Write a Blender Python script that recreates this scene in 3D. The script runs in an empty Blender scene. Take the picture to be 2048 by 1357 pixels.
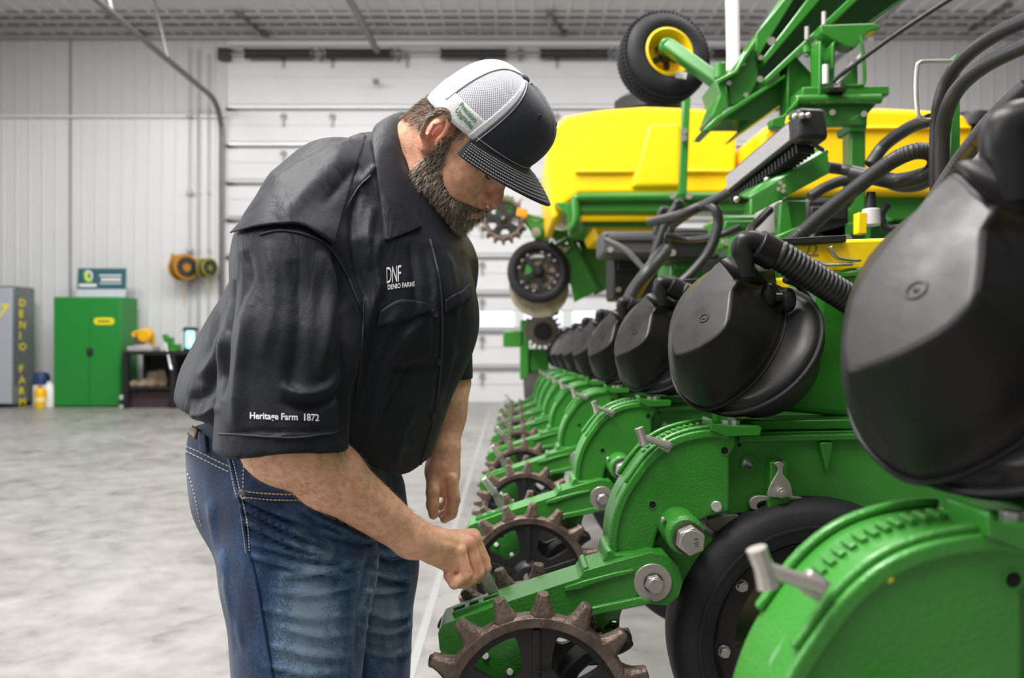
import bpy, bmesh, math, random
import numpy as np
from mathutils import Vector, Matrix, Euler
from mathutils.geometry import tessellate_polygon
from mathutils.bvhtree import BVHTree
R = math.radians
PI = math.pi
random.seed(7)
rng = np.random.default_rng(7)
scene = bpy.context.scene
C = scene.collection

# ------------------------------------------------------------------ camera
FPX, HY, CZ = 1600.0, 672.0, 1.2
cam = bpy.data.cameras.new('camera')
cam_o = bpy.data.objects.new('camera', cam)
C.objects.link(cam_o)
cam_o.location = (0, 0, CZ)
cam_o.rotation_euler = (R(90), 0, 0)
cam.sensor_width = 36
cam.lens = FPX / 2048 * 36
cam.shift_y = -(678.5 - HY) / 2048
cam.clip_start = 0.05
cam.dof.use_dof = True
cam.dof.focus_distance = 1.22
cam.dof.aperture_fstop = 4.2
scene.camera = cam_o

# ------------------------------------------------------------------ sky, lamps, exposure
world = bpy.data.worlds.new('world')
scene.world = world
world.use_nodes = True
wn = world.node_tree
bg = wn.nodes['Background']
bg.inputs['Color'].default_value = (0.86, 0.92, 1.0, 1)
bg.inputs['Strength'].default_value = 1.6
scene.view_settings.view_transform = 'Standard'
scene.view_settings.look = 'None'
scene.view_settings.gamma = 1
scene.view_settings.use_curve_mapping = False
scene.view_settings.exposure = 0.08

def area(name, loc, target, sx, sy, power, col=(1, 1, 1)):
    l = bpy.data.lights.new(name, 'AREA')
    l.shape = 'RECTANGLE'; l.size = sx; l.size_y = sy
    l.energy = power; l.color = col
    o = bpy.data.objects.new(name, l); C.objects.link(o)
    o.location = loc
    o.rotation_euler = (Vector(target) - Vector(loc)).to_track_quat('-Z', 'Y').to_euler()
    return o
area('added_front_fill_light', (-4.6, -0.9, 4.3), (0, 1.5, 1.1), 2.4, 2.2, 130, (1.0, 0.985, 0.96))  # added fill for camera-facing sides, no doorway stands here
area('added_side_fill_light', (-7.5, 3.6, 3.2), (0, 1.8, 1.2), 4.0, 3.4, 330, (0.97, 0.985, 1.0))  # added fill from the left, the wall there has no doorway
area('ceiling_lamp_light', (-1.6, 1.3, 6.1), (-0.6, 1.5, 0), 4.5, 1.2, 640, (1.0, 0.98, 0.95))
area('ceiling_lamp_light', (0.2, -1.6, 6.1), (0.1, 0.6, 0), 4.0, 1.0, 90, (1.0, 0.98, 0.95))
area('ceiling_lamp_light', (-4.5, 9.5, 6.1), (-4.5, 11.0, 0), 8.0, 1.2, 520, (1.0, 0.985, 0.97))
area('ceiling_lamp_light', (4.5, 9.5, 6.1), (4.5, 11.0, 0), 8.0, 1.2, 360, (1.0, 0.985, 0.97))
area('ceiling_lamp_light', (2.5, 3.5, 6.1), (2.0, 4.0, 0), 3.5, 1.2, 170, (1.0, 0.985, 0.97))

# ------------------------------------------------------------------ helpers
def P(px, py, Y):
    return Vector(((px - 1024) / FPX * Y, Y, CZ + (HY - py) / FPX * Y))

_m = {}
def mat(name, col=(.5, .5, .5), rough=.5, metal=0., bump=0., bscale=60., var=0., vscale=6., col2=None,
        spec=.5, coat=0., emit=None, estr=1., rvar=0., stretch=None, sheen=0., trans=0., ior=1.45, sss=0.):
    if name in _m: return _m[name]
    m = bpy.data.materials.new(name); m.use_nodes = True
    nt = m.node_tree; b = nt.nodes['Principled BSDF']
    b.inputs['Base Color'].default_value = (*col, 1)
    b.inputs['Roughness'].default_value = rough
    b.inputs['Metallic'].default_value = metal
    b.inputs['Specular IOR Level'].default_value = spec
    b.inputs['Coat Weight'].default_value = coat
    b.inputs['Coat Roughness'].default_value = .15
    b.inputs['Sheen Weight'].default_value = sheen
    b.inputs['Transmission Weight'].default_value = trans
    b.inputs['IOR'].default_value = ior
    if sss:
        b.inputs['Subsurface Weight'].default_value = sss
        b.inputs['Subsurface Radius'].default_value = (.012, .005, .003)
        b.inputs['Subsurface Scale'].default_value = 1.0
    if emit:
        b.inputs['Emission Color'].default_value = (*emit, 1)
        b.inputs['Emission Strength'].default_value = estr
    tc = nt.nodes.new('ShaderNodeTexCoord')
    src = tc.outputs['Object']
    if stretch:
        mp = nt.nodes.new('ShaderNodeMapping'); mp.inputs['Scale'].default_value = stretch
        nt.links.new(src, mp.inputs['Vector']); src = mp.outputs['Vector']
    if var or col2:
        n = nt.nodes.new('ShaderNodeTexNoise'); n.inputs['Scale'].default_value = vscale
        n.inputs['Detail'].default_value = 5
        nt.links.new(src, n.inputs['Vector'])
        r = nt.nodes.new('ShaderNodeValToRGB')
        c1 = tuple(max(0, c * (1 - var)) for c in col); c2 = col2 or tuple(min(1, c * (1 + var)) for c in col)
        r.color_ramp.elements[0].position = .32; r.color_ramp.elements[1].position = .68
        r.color_ramp.elements[0].color = (*c1, 1); r.color_ramp.elements[1].color = (*c2, 1)
        nt.links.new(n.outputs['Fac'], r.inputs['Fac'])
        nt.links.new(r.outputs['Color'], b.inputs['Base Color'])
    if rvar:
        n = nt.nodes.new('ShaderNodeTexNoise'); n.inputs['Scale'].default_value = vscale * 2.3
        n.inputs['Detail'].default_value = 6
        nt.links.new(src, n.inputs['Vector'])
        mr = nt.nodes.new('ShaderNodeMapRange')
        mr.inputs['From Min'].default_value = .3; mr.inputs['From Max'].default_value = .7
        mr.inputs['To Min'].default_value = max(.03, rough - rvar); mr.inputs['To Max'].default_value = min(1, rough + rvar)
        nt.links.new(n.outputs['Fac'], mr.inputs['Value']); nt.links.new(mr.outputs['Result'], b.inputs['Roughness'])
    if bump:
        n = nt.nodes.new('ShaderNodeTexNoise'); n.inputs['Scale'].default_value = bscale
        n.inputs['Detail'].default_value = 4
        nt.links.new(src, n.inputs['Vector'])
        bp = nt.nodes.new('ShaderNodeBump'); bp.inputs['Strength'].default_value = bump
        bp.inputs['Distance'].default_value = .01
        nt.links.new(n.outputs['Fac'], bp.inputs['Height']); nt.links.new(bp.outputs['Normal'], b.inputs['Normal'])
    _m[name] = m
    return m

def catmull(pts, n=6, closed=False):
    pts = [Vector(p) for p in pts]; out = []
    m = len(pts)
    rngi = range(m) if closed else range(m - 1)
    for i in rngi:
        p1 = pts[i]; p2 = pts[(i + 1) % m]
        p0 = pts[(i - 1) % m] if (closed or i > 0) else p1 * 2 - p2
        p3 = pts[(i + 2) % m] if (closed or i + 2 < m) else p2 * 2 - p1
        for k in range(n):
            t = k / n
            out.append(.5 * ((2 * p1) + (p2 - p0) * t + (2 * p0 - 5 * p1 + 4 * p2 - p3) * t * t + (3 * p1 - p0 - 3 * p2 + p3) * t ** 3))
    if not closed: out.append(pts[-1].copy())
    return out

def frame_of(d):
    d = Vector(d).normalized()
    a = Vector((0, 0, 1)) if abs(d.z) < .9 else Vector((1, 0, 0))
    u = d.cross(a).normalized(); v = d.cross(u).normalized()
    return u, v

class MB:
    def __init__(s):
        s.v = []; s.f = []; s.mi = []; s.cur = 0
    def face(s, ids): s.f.append(tuple(ids)); s.mi.append(s.cur)
    def box(s, c, size, rot=None):
        c = Vector(c); hx, hy, hz = [q / 2 for q in size]; b = len(s.v)
        M = rot if isinstance(rot, Matrix) else (Euler(rot).to_matrix() if rot else Matrix.Identity(3))
        for x in (-hx, hx):
            for y in (-hy, hy):
                for z in (-hz, hz): s.v.append(c + M @ Vector((x, y, z)))
        for q in ((0, 1, 3, 2), (4, 6, 7, 5), (0, 4, 5, 1), (2, 3, 7, 6), (0, 2, 6, 4), (1, 5, 7, 3)): s.face([b + i for i in q])
        return s
    def bar(s, p0, p1, w, h, up=(0, 0, 1)):
        p0 = Vector(p0); p1 = Vector(p1); d = (p1 - p0).normalized(); up = Vector(up)
        r = d.cross(up).normalized(); u = r.cross(d).normalized(); b = len(s.v)
        for p in (p0, p1):
            for a, e in ((-1, -1), (1, -1), (1, 1), (-1, 1)): s.v.append(p + r * a * w / 2 + u * e * h / 2)
        for i in range(4): s.face((b + i, b + (i + 1) % 4, b + 4 + (i + 1) % 4, b + 4 + i))
        s.face((b + 3, b + 2, b + 1, b)); s.face((b + 4, b + 5, b + 6, b + 7))
        return s
    def cyl(s, p0, p1, r0, r1=None, n=20, ph=0.):
        r1 = r0 if r1 is None else r1
        p0 = Vector(p0); p1 = Vector(p1); u, v = frame_of(p1 - p0); b = len(s.v)
        for p, r in ((p0, r0), (p1, r1)):
            for i in range(n):
                a = 2 * PI * i / n + ph; s.v.append(p + (u * math.cos(a) + v * math.sin(a)) * r)
        for i in range(n): s.face((b + i, b + (i + 1) % n, b + n + (i + 1) % n, b + n + i))
        s.face([b + n - 1 - i for i in range(n)]); s.face([b + n + i for i in range(n)])
        return s
    def tube(s, pts, r, n=10, cap=True):
        pts = [Vector(p) for p in pts]; m = len(pts); b = len(s.v)
        rr = r if hasattr(r, '__len__') else [r] * m
        t0 = (pts[1] - pts[0]).normalized(); u, v = frame_of(t0)
        for i in range(m):
            t = (pts[min(i + 1, m - 1)] - pts[max(i - 1, 0)])
            t = t.normalized() if t.length > 1e-9 else t0
            u = (u - t * u.dot(t)).normalized(); v = t.cross(u)
            for k in range(n):
                a = 2 * PI * k / n; s.v.append(pts[i] + (u * math.cos(a) + v * math.sin(a)) * rr[i])
        for i in range(m - 1):
            for k in range(n):
                s.face((b + i * n + k, b + i * n + (k + 1) % n, b + (i + 1) * n + (k + 1) % n, b + (i + 1) * n + k))
        if cap:
            s.face([b + n - 1 - k for k in range(n)]); s.face([b + (m - 1) * n + k for k in range(n)])
        return s
    def lathe(s, c, axis, prof, n=32, a0=0, a1=2 * PI, closed_prof=False):
        """prof: list of (radius, height along axis)"""
        c = Vector(c); ax = Vector(axis).normalized(); u, v = frame_of(ax); b = len(s.v); m = len(prof)
        full = abs(a1 - a0 - 2 * PI) < 1e-6; nn = n if full else n + 1
        for i in range(nn):
            a = a0 + (a1 - a0) * i / n; d = u * math.cos(a) + v * math.sin(a)
            for r, h in prof: s.v.append(c + d * r + ax * h)
        for i in range(n):
            j = (i + 1) % nn
            for k in range(m if closed_prof else m - 1):
                k2 = (k + 1) % m
                s.face((b + i * m + k, b + j * m + k, b + j * m + k2, b + i * m + k2))
        return s
    def prism(s, outer, y0, y1, holes=(), to=None):
        """outline of (x,z) extruded along Y, with holes; to maps (x,y,z)->vector"""
        to = to or (lambda x, y, z: Vector((x, y, z)))
        loops = [list(outer)] + [list(h) for h in holes]
        def ar(l): return sum(l[i][0] * l[(i + 1) % len(l)][1] - l[(i + 1) % len(l)][0] * l[i][1] for i in range(len(l)))
        loops = [l if (ar(l) > 0) == (i == 0) else l[::-1] for i, l in enumerate(loops)]
        if len(loops) == 1:
            n = len(loops[0]); b = len(s.v)
            for y in (y0, y1):
                for p in loops[0]: s.v.append(to(p[0], y, p[1]))
            s.face(range(b, b + n)); s.face(range(b + 2 * n - 1, b + n - 1, -1))
            for i in range(n): s.face((b + (i + 1) % n, b + i, b + i + n, b + (i + 1) % n + n))
            return s
        tris = tessellate_polygon([[Vector((p[0], p[1], 0)) for p in l] for l in loops])
        flat = [p for l in loops for p in l]; n = len(flat); b = len(s.v)
        for y in (y0, y1):
            for p in flat: s.v.append(to(p[0], y, p[1]))
        for t in tris:
            p = [flat[i] for i in t]
            a = (p[1][0] - p[0][0]) * (p[2][1] - p[0][1]) - (p[2][0] - p[0][0]) * (p[1][1] - p[0][1])
            t = t if a > 0 else t[::-1]
            s.face([b + i for i in t]); s.face([b + n + i for i in t[::-1]])
        o = 0
        for l in loops:
            m = len(l)
            for i in range(m):
                i0 = b + o + i; i1 = b + o + (i + 1) % m
                s.face((i1, i0, i0 + n, i1 + n))
            o += m
        return s
    def grid(s, rows, closed_u=False, closed_v=False):
        b = len(s.v); m = len(rows); n = len(rows[0])
        for r in rows: s.v.extend(Vector(p) for p in r)
        for i in range(m if closed_v else m - 1):
            for k in range(n if closed_u else n - 1):
                i2 = (i + 1) % m; k2 = (k + 1) % n
                s.face((b + i * n + k, b + i * n + k2, b + i2 * n + k2, b + i2 * n + k))
        return s
    def sphere(s, c, r, n=12, sc=(1, 1, 1)):
        c = Vector(c); rows = []
        for i in range(n + 1):
            t = PI * i / n
            rows.append([c + Vector((r * sc[0] * math.sin(t) * math.cos(2 * PI * k / (2 * n)), r * sc[1] * math.sin(t) * math.sin(2 * PI * k / (2 * n)), r * sc[2] * math.cos(t))) for k in range(2 * n)])
        return s.grid(rows, closed_u=True)
    def build(s, name, m, parent=None, smooth=True, bevel=0., ang=35, seg=2, loc=None, fixn=True, solid=0., subsurf=0, off=None):
        me = bpy.data.meshes.new(name)
        vs = s.v if off is None else [v - off for v in s.v]
        me.from_pydata([tuple(v) for v in vs], [], s.f)
        ms = m if isinstance(m, (list, tuple)) else [m]
        for q in ms: me.materials.append(q)
        me.polygons.foreach_set('material_index', s.mi)
        if fixn:
            bm = bmesh.new(); bm.from_mesh(me)
            bmesh.ops.recalc_face_normals(bm, faces=bm.faces); bm.to_mesh(me); bm.free()
        me.polygons.foreach_set('use_smooth', [smooth] * len(me.polygons))
        if smooth: me.set_sharp_from_angle(angle=R(ang))
        me.update()
        o = bpy.data.objects.new(name, me); C.objects.link(o)
        if parent: o.parent = parent
        if loc is not None: o.location = loc
        if solid:
            md = o.modifiers.new('solid', 'SOLIDIFY'); md.thickness = solid; md.offset = 0
        if subsurf:
            md = o.modifiers.new('sub', 'SUBSURF'); md.levels = subsurf; md.render_levels = subsurf
        if bevel:
            md = o.modifiers.new('bevel', 'BEVEL'); md.width = bevel; md.segments = seg
            md.limit_method = 'ANGLE'; md.angle_limit = R(40); md.use_clamp_overlap = True
        return o

def tag(o, label=None, cat=None, group=None, kind=None):
    if label: o['label'] = label
    if cat: o['category'] = cat
    if group: o['group'] = group
    if kind: o['kind'] = kind
    return o
def thing(name, label, cat, loc=(0, 0, 0), group=None):
    o = bpy.data.objects.new(name, None); C.objects.link(o); o.location = loc
    o.empty_display_size = .05
    return tag(o, label, cat, group)
def copy_tree(o, parent=None):
    c = o.copy(); C.objects.link(c)
    if parent: c.parent = parent
    for ch in list(o.children): copy_tree(ch, c)
    return c
def text_mesh(txt, size=1.0, bold=0.0, spacing=1.0, shear=0.0):
    """2-D triangles of a text in the xy plane: (verts, faces), width"""
    cu = bpy.data.curves.new('txt', 'FONT'); cu.body = txt; cu.size = size; cu.offset = bold; cu.space_character = spacing
    cu.shear = shear; cu.resolution_u = 3
    o = bpy.data.objects.new('txt', cu); C.objects.link(o)
    dg = bpy.context.evaluated_depsgraph_get()
    me = bpy.data.meshes.new_from_object(o.evaluated_get(dg))
    vs = [v.co.copy() for v in me.vertices]; fs = [tuple(p.vertices) for p in me.polygons]
    bpy.data.objects.remove(o); bpy.data.curves.remove(cu); bpy.data.meshes.remove(me)
    return vs, fs

# ------------------------------------------------------------------ materials
GREEN = mat('green_paint', (.030, .195, .020), .32, coat=.35, bump=.05, bscale=140, var=.10, vscale=3)
GREEN_CAST = mat('green_cast_paint', (.033, .215, .022), .38, coat=.35, bump=.22, bscale=260, var=.10, vscale=9)
YEL = mat('yellow_plastic', (1.0, .60, .003), .38, var=.05, vscale=2)
YELP = mat('yellow_paint', (.93, .60, .004), .4)
BLK = mat('black_plastic', (.013, .0125, .013), .40, spec=.27, rvar=.12, vscale=7, bump=.04, bscale=30)
BLKM = mat('black_paint', (.012, .012, .013), .45, bump=.08, bscale=120)
RUB = mat('black_rubber', (.017, .017, .020), .62, spec=.35, bump=.10, bscale=90, var=.25, vscale=12)
ZINC = mat('zinc_plated_steel', (.50, .47, .44), .38, metal=.75, bump=.08, bscale=160, var=.15, vscale=20)
CASTM = mat('worn_cast_iron', (.135, .098, .078), .42, metal=.35, bump=.35, bscale=130, var=.35, vscale=30)
CHROME = mat('polished_steel', (.7, .7, .7), .2, metal=1)
HOSE = mat('black_hose_rubber', (.022, .022, .024), .42, bump=.05, bscale=100)
WHITE = mat('white_paint', (.78, .78, .77), .45)
# ================================================================== THE SHOP
WY = 14.2
PX = WY / FPX                      # metres per photo pixel on the far wall
def WX(px): return (px - 1024) * PX
def WZ(py): return CZ + (HY - py) * PX
CEIL = WZ(72)
# floor -------------------------------------------------------------
fm = bpy.data.materials.new('polished_concrete'); fm.use_nodes = True
nt = fm.node_tree; b = nt.nodes['Principled BSDF']; tc = nt.nodes.new('ShaderNodeTexCoord')
n1 = nt.nodes.new('ShaderNodeTexNoise'); n1.inputs['Scale'].default_value = .9; n1.inputs['Detail'].default_value = 8; n1.inputs['Roughness'].default_value = .62; n1.inputs['Distortion'].default_value = .6
n2 = nt.nodes.new('ShaderNodeTexNoise'); n2.inputs['Scale'].default_value = 5.5; n2.inputs['Detail'].default_value = 10; n2.inputs['Roughness'].default_value = .7
mx = nt.nodes.new('ShaderNodeMath'); mx.operation = 'ADD'
r = nt.nodes.new('ShaderNodeValToRGB')
for n in (n1, n2): nt.links.new(tc.outputs['Object'], n.inputs['Vector'])
nt.links.new(n1.outputs['Fac'], mx.inputs[0]); nt.links.new(n2.outputs['Fac'], mx.inputs[1])
hv = nt.nodes.new('ShaderNodeMath'); hv.operation = 'MULTIPLY'; hv.inputs[1].default_value = .5
nt.links.new(mx.outputs[0], hv.inputs[0]); nt.links.new(hv.outputs[0], r.inputs['Fac'])
r.color_ramp.elements[0].position = .38; r.color_ramp.elements[0].color = (.14, .13, .12, 1)
r.color_ramp.elements[1].position = .62; r.color_ramp.elements[1].color = (.31, .30, .285, 1)
e = r.color_ramp.elements.new(.48); e.color = (.235, .225, .212, 1)
nt.links.new(r.outputs['Color'], b.inputs['Base Color'])
mr = nt.nodes.new('ShaderNodeMapRange'); mr.inputs['From Min'].default_value = .35; mr.inputs['From Max'].default_value = .65
mr.inputs['To Min'].default_value = .26; mr.inputs['To Max'].default_value = .5
nt.links.new(n2.outputs['Fac'], mr.inputs['Value']); nt.links.new(mr.outputs['Result'], b.inputs['Roughness'])
fl = MB().box((0, 4.5, -.05), (30, 21, .1)).build('floor', fm, smooth=False); tag(fl, kind='structure')
mj = MB()
mj.box((-.36, 5.5, .0008), (.035, 15.4, .0016))
mj.box((-5.5, 7.6, .0008), (14, .012, .0016))
tag(mj.build('trim_1', mat('joint_filler', (.31, .31, .305), .45), smooth=False), kind='structure')

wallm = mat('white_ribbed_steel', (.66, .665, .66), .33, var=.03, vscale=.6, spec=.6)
ceilm = mat('ceiling_ribbed_steel', (.60, .60, .59), .45)
def sheet(w, h, rib=.235, depth=.022):
    """one ribbed steel sheet standing in the xz plane, ribs towards -y"""
    m = MB(); xs = []
    n = int(round(w / rib)); w = n * rib
    for k in range(n):
        x = k * rib
        xs += [(x, 0), (x + .012, -depth), (x + .038, -depth), (x + .05, 0), (x + .10, 0), (x + .106, -.004), (x + .118, -.004), (x + .124, 0),(x + .16, 0), (x + .166, -.004), (x + .178, -.004), (x + .184, 0)]
    xs.append((w, 0))
    m.grid([[(x, y, 0) for x, y in xs], [(x, y, h) for x, y in xs]])
    return m
def struct(name, mb, m, **k): return tag(mb.build(name, m, **k), kind='structure')
DX0, DX1, DTOP = WX(452), WX(1560), WZ(95)
zs = WZ(233)
back = struct('wall_back', MB().box(((-13 + DX0) / 2, WY + .09, CEIL / 2), (13 + DX0, .1, CEIL)).box(((13 + DX1) / 2, WY + .09, CEIL / 2), (13 - DX1, .1, CEIL)).box(((DX0 + DX1) / 2, WY + .09, (CEIL + DTOP) / 2), (DX1 - DX0, .1, CEIL - DTOP)), wallm, smooth=False)
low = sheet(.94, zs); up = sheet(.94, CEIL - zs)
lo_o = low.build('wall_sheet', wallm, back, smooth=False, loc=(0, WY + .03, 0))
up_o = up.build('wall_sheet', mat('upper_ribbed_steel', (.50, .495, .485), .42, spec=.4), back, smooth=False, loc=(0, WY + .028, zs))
first = True
xs_l = [DX0 - .94 * (k + 1) for k in range(9)] + [DX1 + .94 * k for k in range(8)]
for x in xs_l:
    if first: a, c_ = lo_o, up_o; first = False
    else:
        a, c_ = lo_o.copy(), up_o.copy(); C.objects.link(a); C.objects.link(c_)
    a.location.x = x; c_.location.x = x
struct('trim_2', MB().box(((-13 + DX0) / 2, WY - .012, zs), (13 + DX0, .03, .05)), wallm, smooth=False, bevel=.004)
# dark seams between two sheets where the wall is joined
struct('trim_3', MB().box((WX(141), WY - .01, CEIL / 2), (.022, .02, CEIL)), mat('dark_sheet_seam', (.26, .26, .26), .6), smooth=False)
ce = struct('ceiling', MB().box((0, 5, CEIL + .10), (26, 19, .08)), ceilm, smooth=False)
cs = MB(); rib = .3; xs = []
for k in range(4): 
    x = k * rib; xs += [(x, 0), (x + .015, -.03), (x + .05, -.03), (x + .065, 0)]
xs.append((4 * rib, 0))
cs.grid([[(x, 0, z) for x, z in xs], [(x, 13, z) for x, z in xs]])
c0 = cs.build('ceiling_sheet', ceilm, ce, smooth=False, loc=(-12, 1.2, CEIL + .02))
for k in range(1, 20):
    c = c0.copy(); C.objects.link(c); c.location.x = -12 + 1.2 * k
steel = mat('galvanised_strip', (.42, .42, .41), .38, metal=.4)
for y, z, hh in ((WY - .05, CEIL - .04, .07), (WY - .45, CEIL - .02, .05), (WY - .75, CEIL - .02, .05), (WY - 1.0, CEIL - .015, .04)):
    struct('trim_4', MB().box((0, y, z), (26, .10, hh)), steel, smooth=False, bevel=.01)
greyw = mat('grey_liner_panel', (.30, .30, .30), .6)
struct('wall_left', MB().box((-13.05, 5, CEIL / 2), (.1, 19.2, CEIL)), greyw, smooth=False)
struct('wall_front', MB().box((0, -4.55, CEIL / 2), (26.2, .1, CEIL)), greyw, smooth=False)
struct('wall_right', MB().box((13.05, 5, CEIL / 2), (.1, 19.2, CEIL)), greyw, smooth=False)

# overhead door ------------------------------------------------------
doorm = mat('white_door_skin', (.62, .625, .62), .35, var=.03, vscale=2)
strut = mat('galvanised_strut', (.46, .47, .48), .35, metal=.5)
brk = mat('hinge_steel', (.26, .26, .25), .45, metal=.5)
seam_py = [820, 785 - 12, 711 - 12, 635 + 38, 560 + 38, 560 - 38, 485, 410, 335, 260, 186, 110]
seam = [0.02] + [WZ(820 - 74.5 * k) for k in range(1, 10)]
seam = [0.02 + .659 * k for k in range(9)] + [DTOP + .02]
dm = thing('door_1', None, None, (0, 0, 0)); 
door = struct('door_1', MB().box(((DX0 + DX1) / 2, WY + .30, 0.01), (DX1 - DX0, .04, .02)), doorm)
bpy.data.objects.remove(dm); door.name = 'door_1'
wins = [(951 + 97 * k, 1029 + 97 * k) for k in range(-5, 6)]
for k in range(9):
    z0, z1 = seam[k], seam[k + 1] - .008
    if k == 9: z1 = DTOP
    holes = []
    if k == 2:
        for a, c in wins:
            x0, x1, h0, h1 = WX(a), WX(c), WZ(665), WZ(622); r_ = .05
            hp = []
            for cx, cz, s0 in ((x1 - r_, h1 - r_, 0), (x0 + r_, h1 - r_, 90), (x0 + r_, h0 + r_, 180), (x1 - r_, h0 + r_, 270)):
                for q in range(5): hp.append((cx + r_ * math.cos(R(s0 + q * 22.5)), cz + r_ * math.sin(R(s0 + q * 22.5))))
            holes.append(hp)
        kw = struct('window_1', MB().box((0, 0, 0), (.001, .001, .001)), doorm)
        bpy.data.objects.remove(kw)
    pn = MB().prism([(DX0, z0), (DX1, z0), (DX1, z1), (DX0, z1)], WY + .06, WY + .11, holes).build('door_panel', doorm, door, smooth=False)
    if k == 2:
        for hp in holes:
            xs_ = [p[0] for p in hp]; zs_ = [p[1] for p in hp]
            MB().box(((min(xs_) + max(xs_)) / 2, WY + .085, (min(zs_) + max(zs_)) / 2), (max(xs_) - min(xs_), .006, max(zs_) - min(zs_))).build('window_pane', mat('clear_glass', (1, 1, 1), .02, trans=1, ior=1.05), pn, smooth=False)
    # pressed line half way up, strut on the seam
    MB().box(((DX0 + DX1) / 2, WY + .053, (z0 + z1) / 2), (DX1 - DX0 - .1, .008, .012)).build('pressed_rib', doorm, pn, smooth=False)
    st = MB()
    st.grid([[(DX0 + .05, WY + .05 + y, z1 - .02 + z), (DX1 - .05, WY + .05 + y, z1 - .02 + z)] for y, z in ((.005, -.055), (-.05, -.045), (-.07, -.02), (-.07, .02), (-.05, .045), (.005, .055))])
    if k < 9: st.build('strut', strut, pn, smooth=False)
    hb = None
    for q in range(8):
        x = WX(566 + q * 150 - (q > 0) * 52)
        m = MB().box((0, 0, 0), (.07, .04, .10)).box((0, -.01, -.11), (.03, .02, .14)).cyl((-.05, -.02, 0), (.05, -.02, 0), .014, n=8)
        if hb is None: hb = m.build('hinge', brk, pn, loc=(x, WY + .03, z1 - .3 * .6), smooth=False)
        else:
            h2 = hb.copy(); C.objects.link(h2); h2.location.x = x
    for x, s in ((DX0 + .1, 1), (DX1 - .1, -1)):
        MB().box((x, WY + .03, z1 - .05), (.16, .05, .045)).cyl((x - .1 * s, WY + .0, z1 - .05), (x + .02, WY + .0, z1 - .05), .02, n=8).build('roller_bracket', mat('dark_steel', (.05, .05, .05), .5, metal=.5), pn, smooth=False)
# tracks, spring shaft, springs
dk = mat('dark_steel', (.05, .05, .05), .5, metal=.5)
gal = mat('track_steel', (.16, .16, .165), .45, metal=.6)
def track(x, nm):
    pts = [(x, WY - .04, 0), (x, WY - .04, 2), (x, WY - .04, 4.6)]
    for a in range(0, 91, 15): pts.append((x, WY - .04 - .55 * (1 - math.cos(R(a))), 4.75 + .55 * math.sin(R(a))))
    pts += [(x, WY - 2.5, 5.32), (x, WY - 8, 5.45)]
    m = MB(); m.tube(pts, .045, n=6)
    for (y, z) in ((WY - 2.2, 5.32), (WY - 3.9, 5.38), (WY - 5.6, 5.42)):
        m.bar((x, y, z), (x - .3, y, CEIL), .03, .03)
    return struct(nm, m, gal, smooth=False)
track(DX0 - .06, 'trim_5'); track(DX1 + .06, 'trim_5')
sh = thing('spring_shaft', 'steel shaft with black springs mounted above the overhead door', 'door spring', (0, WY - .12, WZ(112)))
sh_z = 0
MB().cyl((DX0 + .1, 0, 0), (DX1 - .1, 0, 0), .016, n=10).build('shaft', gal, sh)
for a, c in ((497, 627), (657, 785), (884, 1012), (1081, 1213), (1421, 1500)):
    m = MB(); x0, x1 = WX(a), WX(c); nn = 60
    prof = [(.075 + .012 * (i % 2), (x1 - x0) * i / nn) for i in range(nn + 1)]
    m.lathe((x0, 0, 0), (1, 0, 0), prof, n=14)
    sp = m.build('spring', dk, sh, smooth=False)
    for xq in (x0 - .02, x1): MB().cyl((xq, 0, 0), (xq + .02, 0, 0), .1, n=16).build('spring_cone', gal, sp, smooth=False)
for px in (452, 643, 798, 1040, 1228):
    MB().box((WX(px), .04, 0), (.05 if px > 460 else .2, .12, .2)).cyl((WX(px) - .06, 0, 0), (WX(px) + .06, 0, 0), .05, n=12).build('bearing_bracket', dk if px < 460 else gal, sh, smooth=False)
# opener rail running towards the camera below the ceiling
op = thing('door_opener_rail', 'dark steel opener rail hanging under the ceiling above the door', 'opener rail', (WX(756), WY - .2, WZ(105)))
op0 = Vector(op.location)
MB().bar(P(756, 105, WY - .2), P(668, -60, 9.6), .09, .06).build('rail', gal, op, off=op0, smooth=False)
MB().bar(P(752, 100, WY - .15), P(752, 160, WY - .15), .03, .03).box(P(752, 163, WY - .15), (.1, .08, .07)).build('release_arm', gal, op, off=op0, smooth=False)
# hangers / conduit stubs on the ceiling
def hanger(px0, py0, px1, py1, lab):
    a = Vector((0, 0, 0)); z = CEIL - .05
    y0 = FPX * (z - CZ) / (HY - py0); y1 = FPX * (z - CZ) / (HY - py1)
    A = P(px0, py0, y0); B = P(px1, py1, y1)
    o = MB().bar(A, B, .05, .04).box(A, (.12, .1, .05)).box(B, (.12, .1, .05)).build('ceiling_bracket', gal, smooth=False, off=A, loc=A)
    tag(o, lab, 'bracket', 'angle brackets under the ceiling')
hanger(222, 30, 282, 70, 'grey angle bracket under the ceiling above the left wall')
hanger(478, 28, 528, 68, 'grey angle bracket under the ceiling above the first door spring')
hanger(1100, 28, 1128, 66, 'grey angle bracket under the ceiling left of the raised yellow wheel')
hanger(2015, 12, 1945, 58, 'grey angle bracket under the ceiling at the right edge')
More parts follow.
